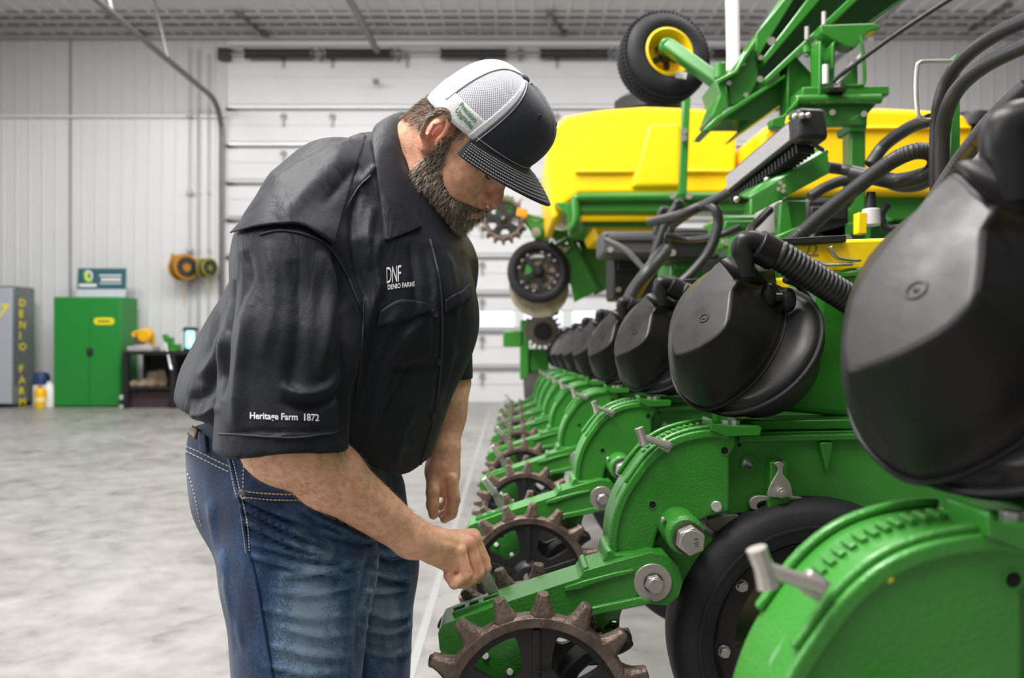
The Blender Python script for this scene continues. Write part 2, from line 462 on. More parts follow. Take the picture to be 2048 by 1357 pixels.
# electrical conduits on the left wall
cd = mat('grey_conduit', (.42, .42, .42), .5)
for k, (px, y0, y1, w, lb) in enumerate(((379, 95, 660, .012, 'thin grey conduit on the left wall above the larger cord reel'), (396, 100, 815, .02, 'thick grey conduit running down the wall between the two cord reels'), (417, 108, 660, .014, 'thin grey conduit above the smaller cord reel'))):
    m = MB(); m.cyl(P(px, y0, WY - .03), P(px, y1, WY - .03), w, n=8)
    for yy in (231, 385, 500):
        if k == 0: m.box(P(px, yy, WY - .04), (.10, .06, .07))
        else: m.box(P(px, yy, WY - .03), (.06, .03, .03))
    o0 = P(px, y1, WY - .03)
    tag(m.build('conduit', cd, smooth=False, off=o0, loc=o0), lb, 'conduit', 'conduits on the left wall')

# ================================================================== LEFT BACKGROUND FURNITURE
# grey cabinet ------------------------------------------------------
def B(px0, px1, py0, py1, y0, y1): # box from pixel bounds of its front face at y0
    a = P(px0, py1, y0); c = P(px1, py0, y0)
    return ((a.x + c.x) / 2, (y0 + y1) / 2, (a.z + c.z) / 2), (c.x - a.x, y1 - y0, c.z - a.z)
gy = mat('grey_powder_coat', (.50, .54, .60), .3, metal=.2, spec=.6)
gys = mat('grey_brushed_side', (.22, .25, .25), .3, metal=.5, rvar=.08)
yl = mat('yellow_lettering', (.85, .72, .02), .5)
FY = 13.35
zf = FY * 1.2 / FPX
c1 = P(62, 0, 12.3).x
gx1 = P(30, 0, FY).x
g = thing('storage_cabinet', 'tall grey metal cabinet with yellow lettering cut off by the left edge', 'cabinet', (gx1 - .5, FY + .5, 0))
g0 = Vector(g.location); gh = P(0, 572, FY).z
fcol = P(27, 0, FY).x
MB().prism([(fcol - 1.2, .05), (fcol, .05), (fcol, gh), (fcol - 1.2, gh)], FY, FY + .6, to=lambda x, y, z: Vector((x, y, z))).build('body', gys, g, off=g0, bevel=.01)
MB().box((fcol - .32, FY - .012, gh / 2 + .02), (.6, .024, gh - .1)).build('door', gy, g, off=g0, bevel=.006)
MB().box((fcol - .92, FY - .012, gh / 2 + .02), (.58, .024, gh - .1)).build('door', gy, g, off=g0, bevel=.006)
MB().box((fcol - 1.1, FY + .1, .03), (.08, .08, .06)).box((fcol - .06, FY + .1, .03), (.08, .08, .06)).box((fcol - .06, FY + .5, .03), (.08, .08, .06)).build('foot', dk, g, off=g0)
def put_text(txt, size, fn, m, name, parent, off, bold=.0, **k):
    vs, fs = text_mesh(txt, size, bold, **k)
    mb = MB()
    mb.v = [fn(v.x, v.y) for v in vs]; mb.f = fs; mb.mi = [0] * len(fs)
    return mb.build(name, m, parent, off=off, smooth=False, fixn=False)
letters = 'DENIO FARMS'
for i, ch in enumerate(letters):
    if ch == ' ': continue
    zz = gh - .33 - i * .187
    put_text(ch, .17, lambda x, y, zz=zz: Vector((fcol + .004, FY + .14 + x * 1.5, zz + y)), yl, 'lettering', g, g0, .006)
put_text('7', .30, lambda x, y: Vector((P(-4, 0, FY).x + x, FY - .027, P(0, 634, FY).z + y)), yl, 'lettering', g, g0, .008, shear=.3)

# green cabinet
gc = mat('cabinet_green', (.022, .235, .040), .38, spec=.4)
yb0 = 13.45
(cx, cy, cz), (sx, sy, sz) = B(107, 222, 594, 812, yb0, 14.05)
h_ = cz + sz / 2
g = thing('tool_cabinet', 'green two-door metal tool cabinet with a yellow badge against the back wall', 'cabinet', (cx, (yb0 + 14.05) / 2, 0)); g0 = Vector(g.location)
x0, x1 = cx - sx / 2, P(242, 0, yb0).x
MB().box(((x0 + x1) / 2, (yb0 + 14.05) / 2, h_ / 2), (x1 - x0, 14.05 - yb0, h_)).build('body', gc, g, off=g0, bevel=.012)
xm = P(180, 0, yb0).x
for a, c in ((x0 + .015, xm - .004), (xm + .004, x1 - .015)):
    MB().box(((a + c) / 2, yb0 - .012, h_ / 2), (c - a, .024, h_ - .06)).build('door', gc, g, off=g0, bevel=.005)
m = MB()
(bx, by, bz), (bw, bd, bh) = B(188, 228, 636, 650, yb0 - .03, yb0 - .02)
m.prism([(bx + bw / 2 * math.copysign(abs(math.cos(a)) ** .4, math.cos(a)), bz + bh / 2 * math.copysign(abs(math.sin(a)) ** .6, math.sin(a))) for a in [2 * PI * k / 40 for k in range(40)]], yb0 - .032, yb0 - .024)
m.build('badge', yl, g, off=g0, smooth=False)
MB().box((bx, yb0 - .034, bz), (bw * .62, .003, bh * .22)).build('badge_lettering', mat('dark_green_print', (.02, .08, .02), .5), g, off=g0, smooth=False)
hp = P(180, 704, yb0 - .03)
MB().box(hp, (.10, .02, .13)).cyl(hp + Vector((0, -.03, 0)), hp + Vector((0, 0, 0)), .025, n=12).box(hp + Vector((.0, -.035, -.01)), (.02, .02, .08)).build('handle', dk, g, off=g0, bevel=.004)
# teal sign board on the cabinet
sg = thing('sign_board', 'teal and white sign board leaning on the wall on top of the green cabinet', 'sign', (P(205, 594, 13.85).x, 13.85, h_)); g0 = Vector(sg.location)
def sgp(px, py, d=0): return P(px, py, 13.8 - d) + Vector((0, 0, 0))
dz = h_ - P(0, 590, 13.8).z
def quad(pxs, d, d2, name, m, par):
    mb = MB(); a = [sgp(*q, d) + Vector((0, 0, dz)) for q in pxs]; c = [sgp(*q, d2) + Vector((0, 0, dz)) for q in pxs]; n = len(a)
    mb.v = a + c; mb.f = [tuple(range(n)), tuple(range(2 * n - 1, n - 1, -1))] + [(i, (i + 1) % n, n + (i + 1) % n, n + i) for i in range(n)]; mb.mi = [0] * len(mb.f)
    return mb.build(name, m, par, off=g0, smooth=False)
quad([(156, 531), (253, 531), (252, 573), (154, 573)], 0, -.04, 'header_panel', mat('teal_print', (.035, .12, .15), .5), sg)
quad([(154, 573), (252, 573), (251, 590), (152, 590)], 0, -.04, 'lower_panel', mat('pale_print', (.62, .62, .70), .5), sg)
wp = mat('white_print', (.8, .8, .8), .5)
for (a, b_, c, d) in ((199, 544, 243, 547), (202, 551, 242, 556), (199, 560, 243, 562), (158, 562, 193, 568)):
    quad([(a, b_), (c, b_), (c, d), (a, d)], .004, .001, 'printed_line', wp, sg)
ring = [(176 + 9.5 * math.cos(t), 546 + 11 * math.sin(t)) for t in [R(-150 + 12 * k) for k in range(19)]]
ring = ring + [(176 + 6 * math.cos(t), 547 + 8 * math.sin(t)) for t in [R(-150 + 12 * k) for k in range(18, -1, -1)]]
quad(ring, .004, .001, 'emblem', wp, sg)
leaf = [(168, 541), (173, 536), (177, 541), (176, 549), (182, 552), (186, 552), (182, 558), (174, 558), (169, 552)]
quad(leaf, .006, .002, 'emblem_leaf', mat('lime_print', (.55, .7, .08), .5), sg)

# black workbench ---------------------------------------------------
bw = mat('black_bench_steel', (.014, .014, .016), .5)
BY = 13.2
z_t = P(0, 703, BY).z
bx0, bx1 = P(246, 0, BY).x, P(480, 0, BY).x
bn = thing('workbench', 'black steel workbench with a lower shelf beside the green cabinet', 'workbench', ((bx0 + bx1) / 2, BY + .4, 0)); g0 = Vector(bn.location)
MB().box(((bx0 + bx1) / 2, BY + .4, z_t - .03), (bx1 - bx0, .8, .06)).build('worktop', bw, bn, off=g0, bevel=.006)
MB().box(((bx0 + bx1) / 2, BY + .4, P(0, 778, BY).z), (bx1 - bx0 - .05, .7, .04)).build('shelf', bw, bn, off=g0)
for x in (bx0 + .04, P(345, 0, BY).x, bx1 - .04):
    for y in (BY + .04, BY + .74):
        MB().box((x, y, (z_t - .06) / 2), (.08, .08, z_t - .06)).build('leg', bw, bn, off=g0)
MB().box(((bx0 + bx1) / 2, BY + .77, z_t / 2), (bx1 - bx0, .02, z_t - .1)).build('back_panel', bw, bn, off=g0)
def on_bench(name, lab, cat, px, mbs, base=None):
    pass
# mitre saw
z0 = z_t
def T(name, lab, cat, px, Y, z, parts, group=None):
    o = thing(name, lab, cat, (P(px, 0, Y).x, Y, z), group)
    for nm, mb, m, kw in parts: mb.build(nm, m, o, **kw)
    return o
T('mitre_saw', 'yellow mitre saw on a grey base at the left end of the workbench', 'saw', 288, BY + .3, z_t, [
    ('base', MB().box((.0, 0, .04), (.42, .34, .08)).cyl((0, 0, .08), (0, 0, .10), .15), mat('cast_aluminium', (.55, .54, .52), .45, metal=.4), dict(bevel=.01)),
    ('motor_housing', MB().lathe((.04, -.12, .26), (0, 1, 0), [(0, 0), (.09, 0), (.12, .03), (.12, .17), (.08, .22), (0, .22)], n=24), mat('tool_yellow', (.80, .42, .01), .45), {}),
    ('arm', MB().tube([(.1, .1, .1), (.12, .05, .22), (.05, 0, .33)], .045, n=10), mat('tool_yellow', (.80, .42, .01), .45), {}),
    ('handle', MB().tube(catmull([(.02, -.05, .30), (-.08, -.05, .32), (-.16, -.05, .29), (-.13, -.05, .24)], 4), .028, n=8), mat('tool_yellow', (.80, .42, .01), .45), {}),
    ('blade_guard', MB().lathe((-.07, -.04, .16), (0, 1, 0), [(0, 0), (.1, 0), (.1, .05), (0, .05)], n=20), CHROME, {})])
T('bench_vise', 'green tilting bench vise next to the glowing lamp on the workbench', 'vise', 348, BY + .15, z_t, [
    ('body', MB().box((0, 0, .06), (.20, .16, .12)).box((-.06, 0, .17), (.1, .12, .12)).cyl((0, 0, 0), (0, 0, .04), .10), GREEN, dict(bevel=.01)),
    ('jaw', MB().box((-.12, 0, .20), (.06, .14, .16), (0, R(-20), 0)), GREEN, dict(bevel=.008)),
    ('screw_handle', MB().cyl((-.10, -.1, .14), (.0, -.16, -.22), .018).cyl((.0, -.16, -.22), (.03, -.17, -.3), .028), CHROME, {})])
T('work_lantern', 'lantern with a glowing cyan tube standing on the workbench', 'lantern', 381, BY + .2, z_t, [
    ('base', MB().cyl((0, 0, 0), (0, 0, .05), .12, .11), BLKM, dict(bevel=.008)),
    ('tube', MB().lathe((0, -.02, .05), (0, 0, 1), [(0, 0), (.055, 0), (.065, .03), (.065, .26), (.055, .29), (0, .29)], n=24), mat('cyan_lit_tube', (.3, .9, .85), .3, emit=(.35, 1, .93), estr=1.6), {}),
    ('cap', MB().cyl((0, 0, .34), (0, 0, .40), .14, .10), BLKM, dict(bevel=.01)),
    ('cage_bar', MB().cyl((.1, .02, .04), (.1, .02, .35), .012), BLKM, {}), ('cage_bar', MB().cyl((-.1, .02, .04), (-.1, .02, .35), .012), BLKM, {})])
# cloth rolls on the shelf
clo = mat('beige_canvas', (.34, .25, .17), .85, bump=.4, bscale=25, var=.2)
zsf = P(0, 778, BY).z + .02
for i, (px, w, h2, rx, dzz, lb) in enumerate(((262, .10, .09, 70, 0, 'small beige glove lying leftmost on the workbench shelf'), (283, .11, .11, 50, 0, 'beige glove leaning left of the tall ones on the workbench shelf'), (302, .12, .24, 10, 0, 'tall beige canvas bag in the middle of the workbench shelf'), (324, .11, .26, -5, 0, 'tall beige canvas bag beside the workbench post'), (366, .13, .22, 5, 0, 'beige canvas bag right of the workbench post'))):
    o = T('canvas_bag', lb, 'bag', px, BY + .3 + .05 * i, zsf, [], 'canvas bags on the workbench shelf')
    m = MB(); rows = []
    for k in range(9):
        t = k / 8; rr = w * (.95 - .35 * t ** 2) * (1 if k else .8); zt = h2 * t
        rows.append([(rr * math.cos(a) * (1 + .07 * math.sin(3 * a + i)) + math.sin(R(rx)) * zt * .8, rr * .8 * math.sin(a), zt) for a in [2 * PI * q / 20 for q in range(20)]])
    m.grid(rows, closed_u=True); m.face(range(len(m.v) - 20, len(m.v)))
    m.build('bag_body', clo, o)
    MB().lathe((math.sin(R(rx)) * h2 * .8, 0, h2 - .01), (0, 0, 1), [(.6 * w * .7, 0), (.6 * w, .012), (.6 * w * .7, .024)], n=16).build('rolled_rim', clo, o)
T('storage_bin', 'dark plastic bin under the shelf at the foot of the workbench', 'bin', 305, BY + .35, 0, [
    ('body', MB().prism([(-.35, 0), (.35, 0), (.4, .26), (-.4, .26)], -.2, .2), mat('dark_bin', (.05, .03, .035), .5), dict(bevel=.01)), ('rim', MB().box((0, 0, .265), (.84, .44, .02)), mat('dark_bin', (.05, .03, .035), .5), {})])
T('paint_can', 'white tin with a dark band under the left end of the workbench shelf', 'can', 250, BY + .2, 0, [
    ('body', MB().lathe((0, 0, 0), (0, 0, 1), [(0, 0), (.085, 0), (.085, .2), (.08, .205), (0, .205)], n=24), WHITE, {}), ('label_band', MB().lathe((0, 0, .05), (0, 0, 1), [(.086, 0), (.086, .09)], n=24), dk, {})])
# jugs between the cabinets
T('oil_jug', 'yellow oil jug with a red cap on the floor between the two cabinets', 'jug', 80, 13.3, 0, [
    ('body', MB().lathe((0, 0, 0), (0, 0, 1), [(0, 0), (.075, 0), (.08, .02), (.08, .27), (.06, .32), (.03, .34)], n=24), mat('jug_yellow', (.85, .50, .01), .4), {}),
    ('cap', MB().cyl((0, 0, .335), (0, 0, .37), .034), mat('red_cap', (.5, .03, .03), .5), {}),
    ('handle', MB().tube(catmull([(.05, 0, .31), (.10, 0, .29), (.10, 0, .18), (.075, 0, .15)], 4), .013, n=8), mat('jug_yellow', (.85, .50, .01), .4), {}),
    ('label_patch', MB().lathe((0, 0, .10), (0, 0, 1), [(.0815, 0), (.0815, .08)], n=24), mat('pale_yellow_print', (.9, .75, .3), .5), {})])
T('white_jug', 'white plastic jug on the floor left of the green cabinet', 'jug', 98, 13.45, 0, [
    ('body', MB().lathe((0, 0, 0), (0, 0, 1), [(0, 0), (.085, 0), (.09, .02), (.09, .3), (.05, .38), (.03, .40)], n=24), WHITE, {}), ('cap', MB().cyl((0, 0, .4), (0, 0, .43), .034), WHITE, {}),
    ('handle', MB().tube(catmull([(.04, 0, .38), (.10, 0, .34), (.10, 0, .2), (.085, 0, .18)], 4), .013, n=8), WHITE, {})])
T('wheel_cleaner_can', 'blue and white canister standing behind the yellow jug', 'canister', 83, 13.75, 0, [
    ('body', MB().lathe((0, 0, 0), (0, 0, 1), [(0, 0), (.13, 0), (.13, .5), (.09, .56), (0, .56)], n=24), WHITE, {}), ('top_band', MB().lathe((0, 0, .36), (0, 0, 1), [(.132, 0), (.132, .14), (.10, .2), (.05, .215)], n=24), mat('navy_print', (.02, .05, .16), .5), {})])
# cord reels on the wall
def reel(px, py, s, body, lab, ang):
    Y = WY - .28
    c = P(px, py, Y)
    o = thing('cord_reel', lab, 'cord reel', (c.x, c.y, c.z), 'cord reels on the back wall')
    ax = Vector((math.sin(R(ang)), -math.cos(R(ang)), 0))
    yb = mat('reel_' + body, (.42, .19, .012) if body == 'orange' else (.22, .21, .02), .5)
    for d in (-.10, .07):
        MB().lathe(ax * d * s, ax, [(0, 0), (.19 * s, 0), (.2 * s, .015), (.19 * s, .03 * s), (.06 * s, .03 * s), (0, .03)], n=28).build('flange', yb, o)
    MB().lathe(ax * .10 * s, ax, [(.07 * s, .0), (.15 * s, .0), (.15 * s, .02), (.07 * s, .02)], n=28, closed_prof=True).build('dark_side_plate', dk, o)
    MB().lathe(ax * -.06 * s, ax, [(.15 * s, 0), (.17 * s, .03 * s), (.155 * s, .05 * s), (.17 * s, .08 * s), (.15 * s, .12 * s)], n=24).build('wound_cord', dk, o)
    MB().box((0, .16, .03), (.10 * s, .28, .16 * s)).build('wall_mount', dk, o, bevel=.01)
    MB().tube([(-.1 * s, 0, .15 * s), (-.17 * s, 0, .2 * s), (-.17 * s, -.03, .12 * s)], .025 * s, n=8).build('cord_guide', yb, o)
    MB().tube(catmull([(0, -.02, -.18 * s), (.01, 0, -.35 * s), (.0, .02, -.6 * s)], 5), .008, n=6).build('loose_cord', mat('tan_cord', (.5, .36, .2), .6), o)
reel(367, 535, 1.15, 'orange', 'larger orange and black cord reel on the back wall', 48)
reel(414, 536, .85, 'olive', 'smaller olive and black cord reel near the door track', 58)
# ================================================================== PLANTER ROW UNITS
Y1 = 1.30
ORG = P(1305, 1165, Y1)
def L(px, py, dy=0.): return P(px, py, Y1 + dy) - ORG
def XZ(pts, dy): return [(L(x, y, dy).x, L(x, y, dy).z) for x, y in pts]
def pr(mb, pts, d0, d1, holes=()):
    """outline traced at the near side d0, extruded back to d1"""
    return mb.prism(XZ(pts, d0), d0, d1, [XZ(h, d0) for h in holes])
def circ(cx, cy, r, n=20, sy=1.): return [(cx + r * math.cos(2 * PI * k / n), cy + r * sy * math.sin(2 * PI * k / n)) for k in range(n)]
def cm2(pts, n=5, closed=True): return [(v.x, v.y) for v in catmull([(p[0], p[1], 0) for p in pts], n, closed)]
def hexbolt(px, py, dy, r, h=.012, shank=None, name='bolt', parent=None, washer=None, m=None, ph=.3):
    c = L(px, py, dy); mb = MB()
    if washer: mb.cyl(c + Vector((0, .006, 0)), c + Vector((0, -.001, 0)), washer, n=28)
    mb.cyl(c, c + Vector((0, -h, 0)), r, r * .96, n=6, ph=ph)
    mb.cyl(c + Vector((0, -h + .002, 0)), c + Vector((0, -h - .002, 0)), r * .78, r * .7, n=20)
    return mb.build(name, m or ZINC, parent, bevel=.001, ang=25)
unit = thing('row_unit', 'x', 'planter row unit', ORG)
U = unit
# ---- frame casting (behind)
fo = [(1450, 868), (1470, 866), (1700, 862), (2010, 858), (2010, 1100), (1850, 1060), (1735, 1022), (1640, 1003), (1560, 1002), (1520, 1022), (1457, 1030)]
fr = pr(MB(), fo, .015, .075, [circ(1497, 928, 11), circ(1449 + 30, 890, 4, 8)]).build('frame', GREEN_CAST, U, bevel=.004)
pr(MB(), [(1478, 872), (2010, 864), (2010, 876), (1478, 884)], .003, .02).build('frame_lip', GREEN_CAST, fr, bevel=.002)
pr(MB(), [(1480, 842), (2010, 834), (2010, 856), (1482, 862)], .02, .10).build('upper_rail', GREEN, U, bevel=.003)
pr(MB(), [(1640, 885), (1668, 885), (1655, 950)], .004, .02).build('frame_gusset', GREEN_CAST, fr, bevel=.003)
MB().lathe(L(1497, 928, .012), (0, 1, 0), [(.0095, 0), (.0135, 0), (.0135, .006), (.0095, .006)], n=20, closed_prof=True).build('hole_boss', GREEN_CAST, fr)
# latch on the frame
lt = pr(MB(), [(1541, 925), (1573, 922), (1577, 975), (1582, 1020), (1536, 1020), (1540, 980)], -.008, .02).build('latch_bracket', GREEN_CAST, U, bevel=.002)
pr(MB(), cm2([(1549, 928), (1558, 924), (1568, 928), (1566, 938), (1567, 950), (1580, 966), (1584, 985), (1582, 994), (1538, 994), (1539, 975), (1548, 958), (1555, 945), (1556, 936)], 3), -.014, -.010).build('latch_plate', ZINC, lt, bevel=.0008)
c = L(1562, 985, -.014)
MB().cyl(c, c + Vector((0, -.008, 0)), .0085, n=20).cyl(c + Vector((0, -.008, 0)), c + Vector((0, -.011, 0)), .0045, n=12).build('latch_bolt', ZINC, lt, bevel=.0006)
MB().cyl(L(1558, 927, -.0095), L(1558, 927, -.0085), .0065, n=16).build('latch_slot', BLKM, lt)
pr(MB(), cm2([(1503, 1018), (1500, 1003), (1512, 993), (1535, 993), (1600, 995), (1604, 1004), (1595, 1016), (1570, 1018), (1540, 1003), (1520, 1005), (1514, 1012), (1516, 1020)], 3), .0, .01).build('latch_link', ZINC, lt, bevel=.0008)
# ---- arch casting
ao_outer = cm2([(1219, 1108), (1219, 1075), (1226, 1035), (1243, 990), (1268, 950), (1298, 912), (1335, 883), (1380, 866), (1430, 859), (1462, 863)], 4, closed=False)
ao_rest = [(1474, 878), (1470, 895), (1459, 912), (1460, 950), (1460, 1024), (1417, 1035), (1395, 1046), (1372, 1030), (1345, 1024), (1326, 1040), (1313, 1075), (1307, 1107)]
arch = pr(MB(), ao_outer + ao_rest, -.022, .072).build('arch_casting', GREEN_CAST, U, bevel=.005, seg=3)
for hx_, hy_, hr_ in ((1305, 1010, .0055), (1449, 902, .006)):
    hq = L(hx_, hy_, -.022)
    MB().lathe(hq, (0, 1, 0), [(hr_ + .002, .001), (hr_ + .0018, -.0012), (hr_, -.0012), (hr_, .001)], n=20, closed_prof=True).build('hole_rim', GREEN_CAST, arch)
    MB().cyl(hq + Vector((0, -.0004, 0)), hq + Vector((0, .004, 0)), hr_, n=20).build('hole_shade_disc', mat('hole_shade_black', (.003, .004, .003), .9), arch)  # near-black disc stands in for the shade inside an uncut hole
# raised rim along the outer curve, both sides
def offset_in(pts, d):
    out = []
    for i, p in enumerate(pts):
        a = Vector(pts[max(i - 1, 0)]); b2 = Vector(pts[min(i + 1, len(pts) - 1)]); t = (b2 - a).normalized()
        out.append((p[0] - t.y * d, p[1] + t.x * d))
    return out
inn = offset_in(ao_outer, 17)
pr(MB(), ao_outer + inn[::-1], -.028, -.018).build('rim', GREEN_CAST, arch, bevel=.003, seg=3)
# slot lug on the outer face
lug = catmull([L(1236, 1020, .0), L(1252, 985, .0), L(1272, 952, .0)], 6)
sm = MB()
slot = [(1237, 1012), (1246, 985), (1262, 960), (1276, 947), (1290, 938), (1284, 952), (1262, 980), (1250, 1005), (1244, 1022)]
def ringstrip(mb, path, w, th):
    return mb.tube(path, th, n=8)
cen = (1254, 985)
rp = catmull([L(1233, 1018, .012), L(1240, 985, .01), L(1262, 955, .01), L(1281, 940, .012), L(1283, 948, .04), L(1262, 968, .045), L(1246, 1000, .045), L(1236, 1022, .03)], 5, closed=True)
MB().tube(rp + [rp[0]], .0045, n=8, cap=False).build('slot_lug', GREEN_CAST, arch)
MB().tube(catmull([L(1244, 1002, .028) + Vector((-.004, 0, .002)), L(1258, 975, .028) + Vector((-.004, 0, .002)), L(1270, 958, .028) + Vector((-.004, 0, .002))], 4), .0085, n=8).build('slot_shadow_gap', BLKM, arch)
# notch rack on the arch top
nr = MB()
up_ = offset_in(ao_outer, -7)
for i in range(20, len(ao_outer) - 5, 1):
    a = Vector(L(*ao_outer[i], .0)); b2 = Vector(L(*ao_outer[i + 1], .0)); t = (b2 - a).normalized(); nrm = Vector((-t.z, 0, t.x))
    nrm = nrm if nrm.z > 0 else -nrm
    nr.bar(a + Vector((0, .028, 0)) - nrm * .002, a + Vector((0, .028, 0)) + nrm * .009, .006, .02, up=(0, 1, 0))
nr.build('notch_rack', GREEN_CAST, arch, bevel=.001, smooth=False); 
for d in (-.022, .062):
    m = MB(); rows = []
    seg_ = ao_outer[14:-3]
    o2 = offset_in(seg_, -9)
    m.prism([(L(x, y, -.022).x, L(x, y, -.022).z) for x, y in seg_ + o2[::-1]], d, d + .01)
    m.build('edge_flange', GREEN_CAST, arch, bevel=.0025)
MB().sphere(L(1335, 900, -.024), .004, 6).build('paint_mark', mat('yellow_mark', (.6, .6, .03), .5), arch)
# T handle
th = MB()
A = L(1337, 892, -.030); Bq = L(1283, 874, -.034)
th.tube([A, Bq], .0058, n=10)
th.tube([Bq + Vector((-.004, 0, .014)), Bq + Vector((.001, 0, 0)), Bq + Vector((.004, -.002, -.014))], [.0075, .0068, .0078], n=10)
tho = th.build('t_handle', ZINC, U)
A2 = L(1332, 893, -.028)
MB().bar(A2 + Vector((-.004, .004, -.007)), A2 + Vector((.005, .004, .008)), .018, .010, up=(0, 1, 0)).build('t_handle_slider', ZINC, tho, bevel=.002)
# bolts on the arch
hexbolt(1433, 1014, -.022, .0095, .006, parent=U, name='rivet_bolt')
MB().cyl(L(1433, 1014, -.022), L(1433, 1014, -.031), .0095, .0085, n=24).build('round_pin', ZINC, U, bevel=.001)
# ---- pivot boss and large hex bolt
c0 = L(1372, 1072, -.085); c1 = Vector((c0.x, .05, c0.z))
bo = MB(); bo.lathe(c0, (0, 1, 0), [(0, 0), (.024, 0), (.0295, .004), (.0305, .012), (.0285, .02), (.0305, .03), (.031, .12), (0, .12)], n=36)
boss = bo.build('pivot_boss', GREEN_CAST, U)
bc = c0 + Vector((.004, 0, -.004))
MB().cyl(bc, bc + Vector((0, -.004, 0)), .0245, n=32).build('washer', mat('dark_washer', (.10, .09, .08), .4, metal=.7), boss)
hb_ = MB().cyl(bc + Vector((0, -.004, 0)), bc + Vector((0, -.022, 0)), .0225, .0215, n=6, ph=.4).cyl(bc + Vector((0, -.018, 0)), bc + Vector((0, -.0225, 0)), .018, .0175, n=28).build('hex_bolt', ZINC, boss, bevel=.0012, ang=25)
put_text('10.9', .009, lambda x, y: bc + Vector((.010 - y, -.0228, -.009 + x)) , mat('dark_stamp', (.14, .13, .12), .5, metal=.5), 'stamp', boss, Vector((0, 0, 0)), .0002)
MB().cyl(L(1331, 1045, -.05), L(1326, 1040, -.06), .004, n=8).sphere(L(1326, 1039, -.062), .004, 5).build('grease_fitting', ZINC, boss)
# web between boss and frame
pr(MB(), [(1300, 1090), (1345, 1040), (1405, 1060), (1440, 1085), (1425, 1110), (1345, 1190), (1320, 1120)], -.002, .05).build('pivot_web', GREEN_CAST, U, bevel=.004)
# ---- closing arm
d = -.055
arm_o = [(876, 1268), (884, 1252), (905, 1243), (985, 1214), (1082, 1182), (1158, 1158), (1168, 1143), (1240, 1122), (1300, 1106), (1335, 1112), (1358, 1135), (1366, 1165), (1358, 1193), (1335, 1212), (1300, 1209), (1279, 1203), (1188, 1223), (1150, 1240), (1120, 1262), (1100, 1300), (1085, 1380), (1070, 1440), (1010, 1445), (960, 1430), (920, 1370), (890, 1320), (879, 1300)]
arm = pr(MB(), arm_o, d, .022, [circ(988, 1287, 6.5, 12), cm2([(1140, 1290), (1160, 1270), (1120, 1330)], 4) if 0 else circ(1060, 1400, 3, 8)]).build('closing_arm', GREEN_CAST, U, bevel=.0035, seg=3)
pr(MB(), [(1130, 1176), (1168, 1163), (1232, 1146), (1268, 1140), (1264, 1148), (1232, 1155), (1178, 1172), (1160, 1180), (1130, 1184)], d - .006, d + .002).build('arm_rib', GREEN_CAST, arm, bevel=.0012)
pr(MB(), [(1160, 1222), (1190, 1215), (1280, 1196), (1308, 1206), (1285, 1213), (1190, 1232), (1150, 1247)], d - .008, d + .002).build('arm_lip', GREEN_CAST, arm, bevel=.002)
pr(MB(), [(1206, 1128), (1212, 1103), (1222, 1098), (1232, 1110), (1330, 1104), (1330, 1118), (1236, 1130)], -.04, .05).build('arm_step', GREEN_CAST, arm, bevel=.003)
# ridged top: slot for the lever and raised keeper
ta = L(905, 1243, d); tb = L(1082, 1182, d); tdir = (tb - ta).normalized()
upv = Vector((-tdir.z, 0, tdir.x)); 
def ontop(t, y, h=0.): return ta + (tb - ta) * t + Vector((0, y, 0)) + upv * h
MB().bar(ontop(.03, .030, .001), ontop(.50, .030, .001), .018, .006, up=upv).build('slot_shadow', mat('dark_green_slot', (.004, .03, .006), .6), arm, smooth=False)
for y in (.020, .041): MB().bar(ontop(.0, y, .003), ontop(.52, y, .003), .004, .008, up=upv).build('slot_edge', GREEN_CAST, arm, bevel=.001)
for t in (.14, .30): MB().bar(ontop(t, .03, .004), ontop(t + .06, .03, .004), .016, .007, up=upv).build('keeper', GREEN_CAST, arm, bevel=.001)
pr(MB(), [(1160, 1156), (1166, 1136), (1175, 1132), (1180, 1140), (1212, 1128), (1212, 1136), (1172, 1154)], -.05, .02).build('arm_shoulder', GREEN_CAST, arm, bevel=.002)
# pivot washer + bolt
pc = L(1305, 1165, d)
wa = MB().cyl(pc, pc + Vector((0, -.004, 0)), .0295, n=36).build('pivot_washer', ZINC, U, bevel=.0008)
pcb = pc + Vector((.001, -.004, 0))
MB().cyl(pcb, pcb + Vector((0, -.003, 0)), .0155, n=24).build('lock_washer', mat('dark_washer', (.10, .09, .08), .4, metal=.7), wa)
MB().cyl(pcb + Vector((0, -.003, 0)), pcb + Vector((0, -.014, 0)), .0150, .0142, n=6, ph=.2).cyl(pcb + Vector((0, -.012, 0)), pcb + Vector((0, -.017, 0)), .0115, .011, n=24).build('hex_bolt', ZINC, wa, bevel=.0008, ang=25)
for px, py in ((971, 1313), (1020, 1345)):
    MB().cyl(L(px, py, d), L(px, py, d - .003), .006, .005, n=20).build('rivet', mat('bare_rivet', (.75, .75, .73), .35, metal=.3), arm, bevel=.0006)
# dangling tab, spring and black arm below the closing arm
pr(MB(), [(1186, 1222), (1246, 1215), (1240, 1235), (1238, 1265), (1228, 1285), (1208, 1288), (1203, 1262), (1192, 1250)], -.02, .0, [circ(1229, 1250, 7, 12)]).build('spring_tab', GREEN, U, bevel=.002)
MB().tube(catmull([L(1150, 1255, .0), L(1180, 1262, -.01), L(1205, 1258, -.015), L(1226, 1250, -.022), L(1232, 1258, -.02)], 5), .004, n=8).build('spring_hook', BLKM, U)
pr(MB(), cm2([(1120, 1360), (1160, 1310), (1230, 1280), (1262, 1283), (1266, 1296), (1240, 1312), (1200, 1320), (1160, 1350), (1140, 1390)], 3), -.05, .0).build('scraper_arm', BLKM, U, bevel=.004)
